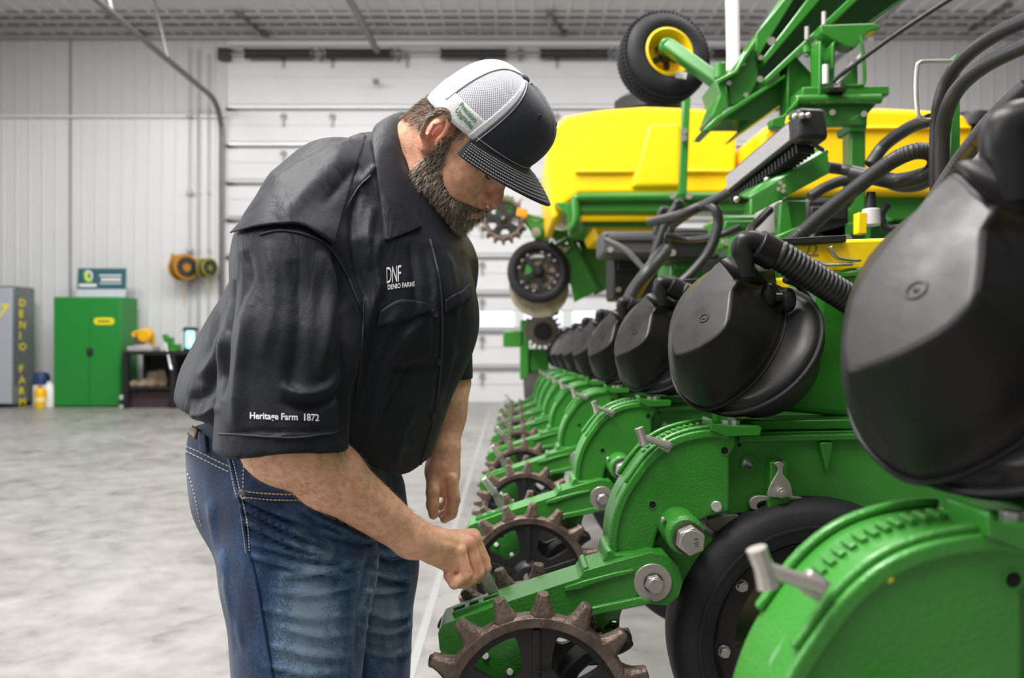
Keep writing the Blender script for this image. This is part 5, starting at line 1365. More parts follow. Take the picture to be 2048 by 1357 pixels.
def surf_line(sf, pts, r, name, m, parent, off, lift=.0008, dash=None, n=5, stuff=False):
    """a sewn seam or stitching laid on the cloth; dash = (on, off) in px"""
    pl = catmull([(a, b, 0) for a, b in pts], 12)
    dense = [pl[0]]
    for q in pl[1:]:
        while (q - dense[-1]).length > 2.0: dense.append(dense[-1] + (q - dense[-1]).normalized() * 2.0)
    hs = [sf.hit(q.x, q.y, lift) for q in dense]
    mb = MB(); run = []
    segs = []
    if dash:
        on, of = dash; per = on + of; i = 0
        while i < len(hs):
            s_ = [h for h in hs[i:i + max(2, int(on / 2) + 1)] if h is not None]
            if len(s_) > 1: segs.append(s_)
            i += max(2, int(per / 2))
    else:
        for h in hs:
            if h is None:
                if len(run) > 1: segs.append(run)
                run = []
            else: run.append(h)
        if len(run) > 1: segs.append(run)
    for s_ in segs: mb.tube(s_, r, n=n)
    if not segs: return None
    o = mb.build(name, m, parent, off=off, ang=80)
    if len(segs) > 1: tag(o, kind='stuff')
    return o
# ================================================================== THE MAN
psi = R(25); psh = R(18)
Fv = V3(math.cos(psi), -math.sin(psi), 0); Lv = V3(math.sin(psi), math.cos(psi), 0); Zv = V3(0, 0, 1)
def Pn(px, py, Y): return np.array(P(px, py, Y), np.float32)
man = thing('person', 'bearded man in black shirt, blue jeans and cap bending over a closing wheel', 'person', (-.31, 1.32, 0))
mo = Vector(man.location)
# head frame
pit = R(51); roll = R(8)
HFv = V3(math.cos(psh), -math.sin(psh), 0); HLv = V3(math.sin(psh), math.cos(psh), 0)
hf = HFv * math.cos(pit) - Zv * math.sin(pit); hu0 = HFv * math.sin(pit) + Zv * math.cos(pit)
hl = HLv * math.cos(roll) + hu0 * math.sin(roll); hu = hu0 * math.cos(roll) - HLv * math.sin(roll)
HM = np.stack([hf, hl, hu], 1)                    # columns forward, left, up
HS = 1.0
HC = Pn(878, 273, 1.245) + .078 * HS * hl
def HL(x, y, z): return HC + HM @ (V3(x, y, z) * HS)
def H2L(V): return ((V - HC) @ HM) / HS
def Hv(x, y, z): return Vector(HL(x, y, z).tolist())

# ---------- body ----------------------------------------------------------
bf = Field((-.50, 1.0, .80), (.03, 1.66, 1.72), .0027)
def he(c, r, k=.012, mode='add'): bf.ell(HL(*c), np.array(r) * HS, HM, k, mode)
def hc(a, b, r0, r1=None, k=.01, mode='add'): bf.cap(HL(*a), HL(*b), r0 * HS, (r1 if r1 is not None else r0) * HS, k, mode)
he((.004, 0, .034), (.083, .073, .080)); he((.03, 0, -.01), (.064, .063, .088), .03)
he((.035, 0, -.066), (.058, .052, .045), .03)
for s_ in (-1, 1):
    hc((.0, .058 * s_, -.035), (.022, .056 * s_, -.070), .016, .018, .02); hc((.022, .056 * s_, -.070), (.078, .020 * s_, -.104), .018, .016, .025)
    he((.064, .043 * s_, -.012), (.024, .020, .020), .025); he((.060, .040 * s_, -.045), (.024, .018, .024), .03)
hc((.076, -.006, -.102), (.076, .006, -.102), .021, .021, .02)
hc((.080, -.034, .034), (.080, .034, .034), .0115, .0115, .02)
he((.066, 0, .052), (.022, .046, .032), .02)
he((.086, 0, -.055), (.020, .026, .024), .02)
for s_ in (-1, 1):
    he((.101, .033 * s_, .016), (.020, .017, .014), .007, 'sub')
    he((.0765, .031 * s_, .0135), (.0145, .0155, .0138), .003)
    hc((.088, .018 * s_, .0075), (.086, .044 * s_, .0085), .0022, .0018, .003)      # lower lid fold
    hc((.084, .016 * s_, .027), (.081, .046 * s_, .022), .006, .005, .008)
hc((.087, 0, .030), (.107, 0, -.012), .0080, .0095, .012); hc((.107, 0, -.012), (.1125, 0, -.021), .0105, .0112, .008)
for s_ in (-1, 1): he((.1025, .0125 * s_, -.0245), (.0105, .0070, .0078), .006); he((.108, .0070 * s_, -.0335), (.0055, .0035, .0040), .002, 'sub')
hc((.101, -.020, -.0545), (.101, .020, -.0545), .0055, .0055, .008); hc((.1045, -.008, -.0540), (.1045, .008, -.0540), .0050, .005, .006)
hc((.100, -.018, -.0665), (.100, .018, -.0665), .0065, .0065, .008)
hc((.1105, -.022, -.0605), (.1105, .022, -.0605), .0036, .0036, .002, 'sub')
# near and far ear
for s_ in (-1, 1):
    cx, cy = -.006, .0760 * s_
    tb2 = lambda u, v, o=0.: (cx + u * math.cos(.22) - v * math.sin(.22), cy + s_ * (.004 + o), u * math.sin(.22) + v * math.cos(.22) + .002)
    he((cx, cy - .002 * s_, 0), (.0175, .0070, .0310), .008)
    rim = [tb2(.0175 * math.cos(t), .033 * math.sin(t) + .003, .0095 - .004 * math.cos(t)) for t in [R(q) for q in range(-20, 232, 18)]]
    rim = [(.85 * (p[0] - cx) * 1.05 + cx, p[1], p[2]) for p in rim]
    for a, b in zip(rim[:-1], rim[1:]): hc(a, b, .0042, .0042, .003)
    hc(tb2(-.010, -.018, .005), tb2(-.001, -.032, .004), .0056, .0072, .006)
    he(tb2(.000, .004, .0125), (.0095, .0075, .0200), .004, 'sub'); he(tb2(.003, -.009, .010), (.0080, .0100, .0090), .004, 'sub')
    hc(tb2(-.005, -.014, .008), tb2(-.005, .008, .009), .0030, .0026, .003); hc(tb2(-.005, .008, .009), tb2(.004, .020, .009), .0026, .0024, .003); hc(tb2(.0125, -.004, .006), tb2(.0115, -.011, .006), .0044, .0040, .004)
# neck, shoulders, trunk
nb_ = Pn(775, 345, 1.37)
bf.cap(HL(-.030, 0, -.02), nb_ + V3(.012, 0, -.012), .066, .066, .03); bf.cap(HL(.01, 0, -.07), Pn(815, 400, 1.34), .045, .055, .03)
Sr, Sl = V3(-.335, 1.135, 1.335), V3(-.16, 1.50, 1.33)
bf.cap(Sr + Lv * .03, Sl, .038, .038, .05); bf.cap(nb_ + V3(.02, 0, -.03), Pn(650, 850, 1.34), .07, .10, .03, side=Lv, ratio=1.25)

# right arm
Er = Pn(560, 878, 1.075); Wr = Pn(826, 1078, 1.215)
bf.cap(Sr, Er, .045, .050, .02)
md = Er * .66 + Wr * .34
bf.cap(Er, md, .0455, .0450, .03); bf.cap(md, Wr, .0450, .0285, .02, side=V3(.55, .5, .67), ratio=1.0)
bf.ell(Er + V3(.02, 0, -.022), (.05, .04, .035), None, .03)
# right hand: back of the hand, four curled fingers, thumb behind the lever
def chain(pts, rad, k): bf.chain([Pn(*p) for p in pts], rad, k)
palm_side = Pn(948, 1080, 1.315) - Pn(905, 1098, 1.245)
bf.cap(Wr, Pn(880, 1088, 1.25), .0285, .0215, .012, side=palm_side, ratio=1.25)
bf.cap(Pn(858, 1086, 1.235), Pn(925, 1090, 1.275), .0200, .0165, .012, side=palm_side, ratio=1.85)
bf.cap(Pn(870, 1105, 1.245), Pn(915, 1128, 1.275), .019, .018, .012, side=palm_side, ratio=1.4)
chain([(888, 1076, 1.285), (946, 1073, 1.318), (967, 1122, 1.322), (948, 1160, 1.312), (928, 1152, 1.305)], [.0125, .0122, .0108, .0098, .0085], .004)
chain([(885, 1080, 1.272), (948, 1079, 1.297), (969, 1136, 1.299), (944, 1170, 1.290), (922, 1158, 1.285)], [.0125, .0125, .0112, .0102, .009], .0035)
chain([(880, 1086, 1.258), (938, 1089, 1.275), (956, 1146, 1.275), (929, 1172, 1.268), (910, 1158, 1.265)], [.0122, .0120, .0108, .0098, .0088], .0035)
chain([(872, 1096, 1.245), (918, 1102, 1.252), (934, 1150, 1.252), (909, 1168, 1.248), (896, 1152, 1.25)], [.0110, .0108, .0095, .0086, .0078], .0035)
chain([(850, 1085, 1.26), (890, 1115, 1.315), (938, 1142, 1.335), (966, 1152, 1.322)], [.0165, .0140, .0118, .0100], .010)
# left arm hanging on the far side
El = Pn(893, 765, 1.53); Wl = Pn(888, 905, 1.46)
bf.cap(Sl, El, .052, .044, .03); bf.cap(El, Wl, .041, .0275, .02); bf.ell((El + Wl) / 2 + V3(0, 0, .02), (.039, .039, .06), None, .02)
bf.cap(Wl, Pn(885, 945, 1.45), .0265, .0285, .012, side=V3(.6, .75, 0), ratio=1.15); bf.cap(Pn(885, 940, 1.45), Pn(889, 970, 1.445), .0270, .0235, .012, side=V3(.5, .8, 0), ratio=1.2)
chain([(868, 950, 1.43), (866, 985, 1.41), (865, 1010, 1.405), (867, 1030, 1.41)], [.0150, .0118, .0105, .0090], .006)
chain([(903, 960, 1.425), (908, 995, 1.42), (905, 1022, 1.425), (892, 1036, 1.435)], [.0125, .0108, .0098, .0085], .003)
chain([(902, 962, 1.445), (909, 1000, 1.445), (903, 1028, 1.45), (889, 1038, 1.455)], [.0125, .0110, .0100, .0088], .003)
chain([(898, 962, 1.465), (904, 1000, 1.468), (898, 1024, 1.472), (884, 1030, 1.475)], [.0120, .0105, .0096, .0084], .003)
chain([(893, 960, 1.485), (897, 990, 1.488), (891, 1010, 1.49), (879, 1014, 1.49)], [.0110, .0095, .0086, .0078], .003)

# beard mask in head coordinates -------------------------------------------
def beard_mask(L_):
    x, y, z = L_[:, 0], np.abs(L_[:, 1]), L_[:, 2]
    zb = np.interp(x, [.0, .010, .018, .036, .055, .074, .092, .12], [-.02, .022, .012, -.034, -.046, -.052, -.048, -.040])
    m = (z < zb) & (x > np.interp(z, [-.12, -.09, -.05, 0, .04], [.030, .006, .006, .012, .014])) & (z > -.16)
    lips = (x > .088) & (z < -.0515) & (z > -.0665) & (y < .022)
    nose = (x > .098) & (z > -.0405) & (y < .02)
    soul = (x > .086) & (z < -.0665) & (z > -.074) & (y > .008) & (y < .018)
    return m & ~lips & ~nose & ~soul
def skin_tint(V):
    L_ = H2L(V); T = np.ones((len(V), 4), np.float32); px = to_px(V)
    base = np.array([.68, .355, .235]); red = np.array([.56, .175, .115]); hair = np.array([.085, .060, .045]); pale = np.array([.62, .37, .26])
    col = np.tile(base, (len(V), 1))
    def blob(c, r, k, tgt):
        d = np.linalg.norm((L_ - np.array(c)) / np.array(r), axis=1); w = (np.clip(1.3 - d, 0, 1) * k)[:, None]
        col[:] = col * (1 - w) + tgt * w
    for s_ in (-1, 1): blob((-.006, .082 * s_, 0), (.026, .02, .040), .6, red); blob((.065, .045 * s_, -.015), (.025, .02, .022), .45, red)
    blob((.11, 0, -.02), (.02, .018, .022), .8, red); blob((.102, 0, -.060), (.012, .024, .008), .8, np.array([.48, .16, .13]))
    m = beard_mask(L_) & (V[:, 2] > 1.25)
    col[m] = hair
    hm = (V[:, 2] > 1.3) & (L_[:, 2] > -.02) & (L_[:, 0] < .02) & (np.linalg.norm((L_ - np.array([-.006, -.078, .0])) / np.array([.025, .022, .039]), axis=1) > 1) & (np.linalg.norm((L_ - np.array([-.006, .078, .0])) / np.array([.025, .022, .039]), axis=1) > 1)
    col[hm] = np.array([.15, .105, .075])
    arm = V[:, 2] < 1.12
    col[arm] = col[arm] * .25 + np.array([.90, .51, .33]) * .75
    kn = arm & (px[:, 0] > 895) & (px[:, 0] < 985) & (px[:, 1] > 1055)
    for q in ((950, 1076, 22), (966, 1130, 20), (940, 1092, 20), (950, 1145, 18), (890, 1158, 16)):
        w = (np.clip(1 - np.hypot(px[:, 0] - q[0], px[:, 1] - q[1]) / q[2], 0, 1) * .5 * arm)[:, None]; col = col * (1 - w) + red * w
    T[:, :3] = col; return T
skin = bpy.data.materials.new('skin'); skin.use_nodes = True
nt = skin.node_tree; b = nt.nodes['Principled BSDF']; va = nt.nodes.new('ShaderNodeVertexColor'); va.layer_name = 'tint'
tc = nt.nodes.new('ShaderNodeTexCoord'); n1 = nt.nodes.new('ShaderNodeTexNoise'); n1.inputs['Scale'].default_value = 90; n1.inputs['Detail'].default_value = 6
n3 = nt.nodes.new('ShaderNodeTexNoise'); n3.inputs['Scale'].default_value = 320
nt.links.new(tc.outputs['Object'], n1.inputs['Vector']); nt.links.new(tc.outputs['Object'], n3.inputs['Vector'])
mx = nt.nodes.new('ShaderNodeMix'); mx.data_type = 'RGBA'; mx.blend_type = 'MULTIPLY'; mx.inputs[0].default_value = 1
rr_ = nt.nodes.new('ShaderNodeValToRGB'); rr_.color_ramp.elements[0].position = .35; rr_.color_ramp.elements[0].color = (.86, .79, .75, 1); rr_.color_ramp.elements[1].position = .6; rr_.color_ramp.elements[1].color = (1.06, 1.06, 1.06, 1)
nt.links.new(n1.outputs['Fac'], rr_.inputs['Fac']); nt.links.new(va.outputs['Color'], mx.inputs[6]); nt.links.new(rr_.outputs['Color'], mx.inputs[7]); nt.links.new(mx.outputs[2], b.inputs['Base Color'])
b.inputs['Roughness'].default_value = .48; b.inputs['Subsurface Weight'].default_value = .12; b.inputs['Subsurface Radius'].default_value = (.010, .004, .002); b.inputs['Subsurface Scale'].default_value = 1
bp_ = nt.nodes.new('ShaderNodeBump'); bp_.inputs['Strength'].default_value = .25; bp_.inputs['Distance'].default_value = .003
nt.links.new(n3.outputs['Fac'], bp_.inputs['Height']); nt.links.new(bp_.outputs['Normal'], b.inputs['Normal'])
hand_folds = [([(868, 1128), (893, 1150)], 3, -.0015), ([(900, 1062), (930, 1066), (942, 1074)], 6, .001), ([(880, 1078), (905, 1085), (925, 1096)], 5, -.001),
              ([(770, 1060), (800, 1085)], 8, -.001), ([(690, 960), (750, 1010), (800, 1055)], 18, .002)]
body = bf.mesh('body', skin, man, 1, off=mo, disp=fold_disp(hand_folds), attr=skin_tint)
sfb = Surf(bf.V, bf.Q)

# ---------- eyes, brows, lashes, hair, beard --------------------------------------
hair_m = [mat('hair_brown', (.24, .135, .070), .55), mat('hair_dark_brown', (.085, .050, .030), .55), mat('hair_grey', (.45, .39, .33), .5), mat('hair_silver', (.70, .64, .57), .5)]
def strands(name, tris_mask, n, length, direc, wts, rad=.00035, curl=.3, lift=0., seed=1):
    g = np.random.default_rng(seed); V, Q = bf.V, bf.Q; cen = V[Q].mean(1); L_ = H2L(cen)
    sel = np.where(tris_mask(cen, L_))[0]
    a = V[Q[sel]]; ar = np.linalg.norm(np.cross(a[:, 1] - a[:, 0], a[:, 3] - a[:, 0]), axis=1); pick = g.choice(len(sel), n, p=ar / ar.sum())
    u, v = g.random(n)[:, None], g.random(n)[:, None]
    p = (a[pick, 0] * (1 - u) + a[pick, 1] * u) * (1 - v) + (a[pick, 3] * (1 - u) + a[pick, 2] * u) * v
    N = vnormals(V, Q)[Q[sel[pick], 0]]
    D = direc(H2L(p)) @ HM.T; D /= np.linalg.norm(D, axis=1)[:, None]
    ln = length(H2L(p)) * (0.6 + .6 * g.random(n)); rnd = g.normal(0, 1, (n, 3)) * curl
    pts = []; seg = 4
    for k in range(seg + 1):
        t = k / seg; d = N * (1 - t) * .8 + D * (.35 + t) + rnd * (.3 + .7 * t); d /= np.linalg.norm(d, axis=1)[:, None]
        pts.append(p.copy() if k == 0 else pts[-1] + d * (ln / seg)[:, None])
    vv = []; ff = []; mi = g.choice(len(wts), n, p=wts)
    side = np.cross(D, N); side /= np.maximum(np.linalg.norm(side, axis=1), 1e-6)[:, None]; s2 = np.cross(D, side)
    for k in range(seg + 1):
        r_ = rad * (1 - .75 * k / seg)
        for q in range(3): vv.append(pts[k] + (side * math.cos(2.1 * q) + s2 * math.sin(2.1 * q)) * r_)
    VV = np.stack(vv, 1).reshape(-1, 3); per = 3 * (seg + 1)
    base = np.arange(n)[:, None] * per; fl = []
    for k in range(seg):
        for q in range(3): fl.append(np.concatenate([base + 3 * k + q, base + 3 * k + (q + 1) % 3, base + 3 * k + 3 + (q + 1) % 3, base + 3 * k + 3 + q], 1))
    FF = np.stack(fl, 1).reshape(-1, 4)
    me = bpy.data.meshes.new(name); me.vertices.add(len(VV)); me.vertices.foreach_set('co', (VV - np.array(mo)).astype(np.float32).ravel())
    me.loops.add(len(FF) * 4); me.loops.foreach_set('vertex_index', FF.astype(np.int32).ravel()); me.polygons.add(len(FF))
    me.polygons.foreach_set('loop_start', np.arange(0, len(FF) * 4, 4, dtype=np.int32)); me.polygons.foreach_set('loop_total', np.full(len(FF), 4, np.int32))
    for q in hair_m: me.materials.append(q)
    me.polygons.foreach_set('material_index', np.repeat(mi, 3 * seg).astype(np.int32)); me.update(calc_edges=True)
    me.polygons.foreach_set('use_smooth', np.ones(len(FF), bool))
    o = bpy.data.objects.new(name, me); C.objects.link(o); o.parent = man; tag(o, kind='stuff'); return o
def bdir(L_):
    d = np.zeros_like(L_); d[:, 0] = .25 + 2.0 * np.clip(L_[:, 0] - .03, 0, 1); d[:, 1] = np.sign(L_[:, 1]) * .15; d[:, 2] = -1
    m = (L_[:, 0] > .09) & (L_[:, 2] > -.056); d[m, 2] = -.6; d[m, 1] = np.sign(L_[m, 1]) * 1.0; d[m, 0] = .1
    return d
def blen(L_):
    l = np.interp(L_[:, 2], [-.12, -.08, -.05, -.02, .03], [.020, .018, .013, .009, .006]); m = (L_[:, 0] > .09) & (L_[:, 2] > -.056); l[m] = .012; return l
strands('beard', lambda c, L_: beard_mask(L_) & (c[:, 2] > 1.28), 13000, blen, bdir, [.30, .18, .18, .34], rad=.00042, curl=.42, seed=3)
def hmask(c, L_):
    ear = np.linalg.norm((L_ - np.array([-.006, -.080, .0])) / np.array([.026, .024, .040]), axis=1) > 1
    ear2 = np.linalg.norm((L_ - np.array([-.006, .080, .0])) / np.array([.026, .024, .040]), axis=1) > 1
    return (c[:, 2] > 1.4) & (L_[:, 2] > np.interp(L_[:, 0], [-.1, -.03, .0], [-.045, -.02, .02])) & (L_[:, 2] < .07) & (L_[:, 0] < .03) & ear & ear2
strands('hair', hmask, 7000, lambda L_: np.full(len(L_), .010), lambda L_: np.stack([-.5 - 0 * L_[:, 0], 0 * L_[:, 0], -1 + 0 * L_[:, 0]], 1), [.45, .2, .25, .10], rad=.00040, curl=.15, seed=5)
strands('eyebrows', lambda c, L_: (np.abs(L_[:, 2] - .033 + 6 * (np.abs(L_[:, 1]) - .032) ** 2) < .005) & (np.abs(L_[:, 1]) > .014) & (np.abs(L_[:, 1]) < .050) & (L_[:, 0] > .06), 700, lambda L_: np.full(len(L_), .009), lambda L_: np.stack([.1 + 0 * L_[:, 0], np.sign(L_[:, 1]) * 1.0, .3 + 0 * L_[:, 0]], 1), [.5, .4, .1, 0], seed=6)
strands('forearm_hair', lambda c, L_: (c[:, 2] < 1.07) & (c[:, 2] > .90) & (c[:, 1] < 1.25), 2600, lambda L_: np.full(len(L_), .008), lambda L_: np.tile(np.array([[.6, .5, -.6]]) @ HM, (len(L_), 1)), [.7, 0, .3, 0], rad=.00014, curl=.2, seed=8)
for s_ in (-1, 1):
    MB().tube([Hv(.0885, s_ * (.018 + .0270 * t), .0085 - .003 * math.sin(PI * t) + .001 * t) - mo - Vector((0, 0, 0)) for t in [q / 8 for q in range(9)]], .0021, n=6).build('eyelashes', hair_m[1], man)

# ---------- jeans -----------------------------------------------------------------
jf = Field((-.60, 1.04, .05), (.0, 1.60, 1.10), .0046)
hipc = Pn(588, 925, 1.33)
bt = lambda X, Y, Z: Z - (1.052 + .0 * X)
jf.cap(Pn(588, 880, 1.33), Pn(598, 955, 1.32), .146, .135, .03, side=Lv, ratio=1.18, cut=bt)
kn_n, kn_f = V3(-.326, 1.205, .50), V3(-.272, 1.445, .50)
jf.cap(Pn(588, 1000, 1.245), Pn(600, 1130, 1.225), .124, .113, .04); jf.cap(Pn(600, 1130, 1.225), kn_n, .111, .080, .03); jf.cap(kn_n, (-.325, 1.20, .12), .084, .070, .03)
jf.cap(Pn(672, 1010, 1.41), Pn(712, 1130, 1.44), .125, .106, .03); jf.cap(Pn(712, 1130, 1.44), kn_f, .106, .084, .03); jf.cap(kn_f, (-.27, 1.45, .12), .082, .069, .03)
jf.ell(Pn(512, 960, 1.30), (.090, .115, .115), None, .05)
wh = []
rw = random.Random(4)
for (x0, y0, x1, y1, w, h) in ((470, 985, 620, 1045, 9, .006), (480, 1010, 640, 1085, 8, .006), (485, 1040, 660, 1110, 9, .007), (500, 1085, 700, 1125, 8, .005), (500, 1110, 700, 1150, 9, .006),
        (560, 1150, 730, 1120, 9, .005), (540, 1180, 720, 1165, 8, .004), (520, 1215, 710, 1225, 8, .003), (560, 1250, 708, 1262, 9, .004), (540, 1290, 700, 1310, 9, .004), (530, 1330, 690, 1340, 8, .003),
        (640, 1060, 760, 1080, 8, .005), (600, 1015, 720, 1075, 8, .005), (735, 1140, 822, 1160, 8, .007), (730, 1180, 820, 1170, 8, .007), (722, 1215, 825, 1225, 8, .006), (718, 1250, 828, 1250, 9, .006), (715, 1290, 826, 1300, 9, .005),
        (740, 1100, 822, 1105, 8, .006), (420, 1000, 450, 1150, 12, .003), (445, 1100, 480, 1300, 12, .003)):
    mxx, myy = (x0 + x1) / 2, (y0 + y1) / 2 + rw.uniform(4, 14)
    w *= .75; h *= 1.7; wh.append(([(x0, y0), (mxx, myy), (x1, y1)], w, h)); wh.append(([(x0 + 6, y0 + w * 1.8), (mxx + 5, myy + w * 1.8), (x1 - 5, y1 + w * 1.8)], w * .8, -h * .7))
wh.append(([(745, 1095), (732, 1150), (720, 1220), (712, 1357)], 7, -.004))
den = bpy.data.materials.new('blue_denim'); den.use_nodes = True
nt = den.node_tree; b = nt.nodes['Principled BSDF']; tc = nt.nodes.new('ShaderNodeTexCoord'); va = nt.nodes.new('ShaderNodeVertexColor'); va.layer_name = 'tint'
w1 = nt.nodes.new('ShaderNodeTexNoise'); w1.inputs['Scale'].default_value = 1; w1.inputs['Detail'].default_value = 3
mp = nt.nodes.new('ShaderNodeMapping'); mp.inputs['Scale'].default_value = (900, 900, 260); nt.links.new(tc.outputs['Object'], mp.inputs['Vector']); nt.links.new(mp.outputs['Vector'], w1.inputs['Vector'])
mp2 = nt.nodes.new('ShaderNodeMapping'); mp2.inputs['Scale'].default_value = (60, 60, 14); w2 = nt.nodes.new('ShaderNodeTexNoise'); w2.inputs['Scale'].default_value = 1; w2.inputs['Detail'].default_value = 8
nt.links.new(tc.outputs['Object'], mp2.inputs['Vector']); nt.links.new(mp2.outputs['Vector'], w2.inputs['Vector'])
ad = nt.nodes.new('ShaderNodeMath'); ad.operation = 'MULTIPLY_ADD'; ad.inputs[1].default_value = .6; nt.links.new(w2.outputs['Fac'], ad.inputs[0]); 
m3 = nt.nodes.new('ShaderNodeMath'); m3.operation = 'MULTIPLY_ADD'; m3.inputs[1].default_value = .9; m3.inputs[2].default_value = -.46; nt.links.new(w1.outputs['Fac'], m3.inputs[0]); nt.links.new(m3.outputs[0], ad.inputs[2])
sx = nt.nodes.new('ShaderNodeSeparateColor'); nt.links.new(va.outputs['Color'], sx.inputs[0])
fa_ = nt.nodes.new('ShaderNodeMath'); fa_.operation = 'ADD'; nt.links.new(ad.outputs[0], fa_.inputs[0]); nt.links.new(sx.outputs[0], fa_.inputs[1])
rp_ = nt.nodes.new('ShaderNodeValToRGB'); e_ = rp_.color_ramp.elements; e_[0].position = .25; e_[0].color = (.003, .015, .050, 1); e_[1].position = 1.0; e_[1].color = (.27, .37, .50, 1)
q = e_.new(.42); q.color = (.007, .038, .115, 1); q = e_.new(.68); q.color = (.045, .115, .22, 1)
nt.links.new(fa_.outputs[0], rp_.inputs['Fac']); nt.links.new(rp_.outputs['Color'], b.inputs['Base Color']); b.inputs['Roughness'].default_value = .85; b.inputs['Sheen Weight'].default_value = .15
bp_ = nt.nodes.new('ShaderNodeBump'); bp_.inputs['Strength'].default_value = .35; bp_.inputs['Distance'].default_value = .002; nt.links.new(w1.outputs['Fac'], bp_.inputs['Height']); nt.links.new(bp_.outputs['Normal'], b.inputs['Normal'])
def denim_tint(V):
    """worn fade of the cloth: strong on the front of the thighs, streaks on the crests of the creases"""
    px = to_px(V); w = np.exp(-((px[:, 0] - 620) / 80) ** 2 - ((px[:, 1] - 1250) / 190) ** 2) * .62
    w += np.exp(-((px[:, 0] - 775) / 45) ** 2 - ((px[:, 1] - 1250) / 150) ** 2) * .55
    w += np.exp(-((px[:, 0] - 740) / 30) ** 2 - ((px[:, 1] - 1150) / 100) ** 2) * .08
    for pl, wd, h in wh:
        if h < 0: continue
        pl = np.array([(p.x, p.y) for p in catmull([(a, b, 0) for a, b in pl], 3)])
        best = np.full(len(V), 1e9)
        for i in range(len(pl) - 1):
            a, b2 = pl[i], pl[i + 1]; ab = b2 - a; t = np.clip(((px - a) @ ab) / (ab @ ab), 0, 1); best = np.minimum(best, np.linalg.norm(px - (a + t[:, None] * ab), axis=1))
        w += np.exp(-(best / (wd * .6)) ** 2) * .10
    w = np.minimum(w * 1.25, .85); T = np.ones((len(V), 4)); T[:, 0] = w; T[:, 1] = w; T[:, 2] = w; return T
jeans = jf.mesh('jeans', den, man, 1, off=mo, disp=fold_disp(wh), attr=denim_tint)
sfj = Surf(jf.V, jf.Q)
seam_m = mat('navy_seam', (.012, .035, .09), .9); st_m = mat('tan_thread', (.50, .38, .25), .7); st_w = mat('white_thread', (.75, .74, .72), .7); st_g = mat('pale_denim_thread', (.38, .37, .35), .8)
surf_line(sfj, [(372, 893), (400, 905), (440, 925), (462, 935)], .0010, 'waistband_stitch', st_g, jeans, mo, dash=(6, 3)); surf_line(sfj, [(373, 903), (400, 916), (440, 936), (460, 945)], .0010, 'waistband_stitch', st_g, jeans, mo, dash=(6, 3))
surf_line(sfj, [(452, 905), (460, 930), (470, 980), (480, 1010), (487, 1060), (493, 1108)], .0011, 'side_stitch', st_g, jeans, mo, dash=(4, 3)); surf_line(sfj, [(461, 905), (470, 935), (481, 985), (490, 1020), (497, 1060), (500, 1106)], .0011, 'side_stitch', st_g, jeans, mo, dash=(4, 3))
surf_line(sfj, [(457, 905), (470, 960), (484, 1020), (496, 1100), (510, 1150), (525, 1230), (535, 1290), (548, 1370)], .0026, 'side_seam', seam_m, jeans, mo)
surf_line(sfj, [(481, 984), (530, 988), (585, 990), (640, 985)], .0013, 'pocket_stitch', st_m, jeans, mo, dash=(6, 3)); surf_line(sfj, [(484, 996), (530, 1000), (590, 1001), (640, 996)], .0013, 'pocket_stitch', st_m, jeans, mo, dash=(6, 3))
surf_line(sfj, [(482, 990), (530, 994), (585, 996), (640, 991)], .0030, 'pocket_edge', seam_m, jeans, mo, lift=.0)
surf_line(sfj, [(488, 932), (487, 980)], .0012, 'coin_pocket_stitch', st_m, jeans, mo, dash=(5, 3)); surf_line(sfj, [(488, 935), (520, 944), (560, 950)], .0012, 'coin_pocket_stitch', st_m, jeans, mo, dash=(5, 3))
h = sfj.hit(485, 990, .002)
if h: MB().lathe(h, (-.2, -1, 0), [(0, .003), (.003, .003), (.0055, .002), (.0065, 0), (.003, -.001), (0, -.001)], n=16).build('rivet', mat('rivet_metal', (.2, .18, .16), .4, metal=.8), jeans, off=mo)
surf_patch(sfj, [(401, 868), (416, 874)], [(405, 902), (420, 906)], 4, 8, .004, 'belt_loop', den, jeans, mo, .003)
surf_patch(sfj, [(372, 852), (386, 856), (398, 863)], [(374, 868), (385, 872), (394, 880)], 6, 4, .003, 'leather_patch', mat('brown_leather_patch', (.20, .12, .07), .6, bump=.3), jeans, mo, .002)
surf_line(sfj, [(376, 948), (383, 965), (392, 1000), (400, 1040), (404, 1052)], .0011, 'back_pocket_stitch', st_g, jeans, mo, dash=(5, 3))
# shoes
for (ax_, ay) in ((-.325, 1.20), (-.27, 1.45)):
    sf_ = Field((ax_ - .16, ay - .12, -.01), (ax_ + .24, ay + .12, .2), .006)
    cut0 = lambda X, Y, Z: .0 - Z
    c0_ = V3(ax_, ay, 0); sf_.cap(c0_ + V3(-.05, .0, .05), c0_ + Fv * .15 + V3(0, 0, .035), .05, .045, .03, cut=cut0); sf_.cap(c0_ + V3(0, 0, .06), c0_ + V3(0, 0, .15), .052, .055, .03)
    o = sf_.mesh('boot', mat('brown_boot_leather', (.10, .06, .035), .55, bump=.2), man, 2, off=mo)

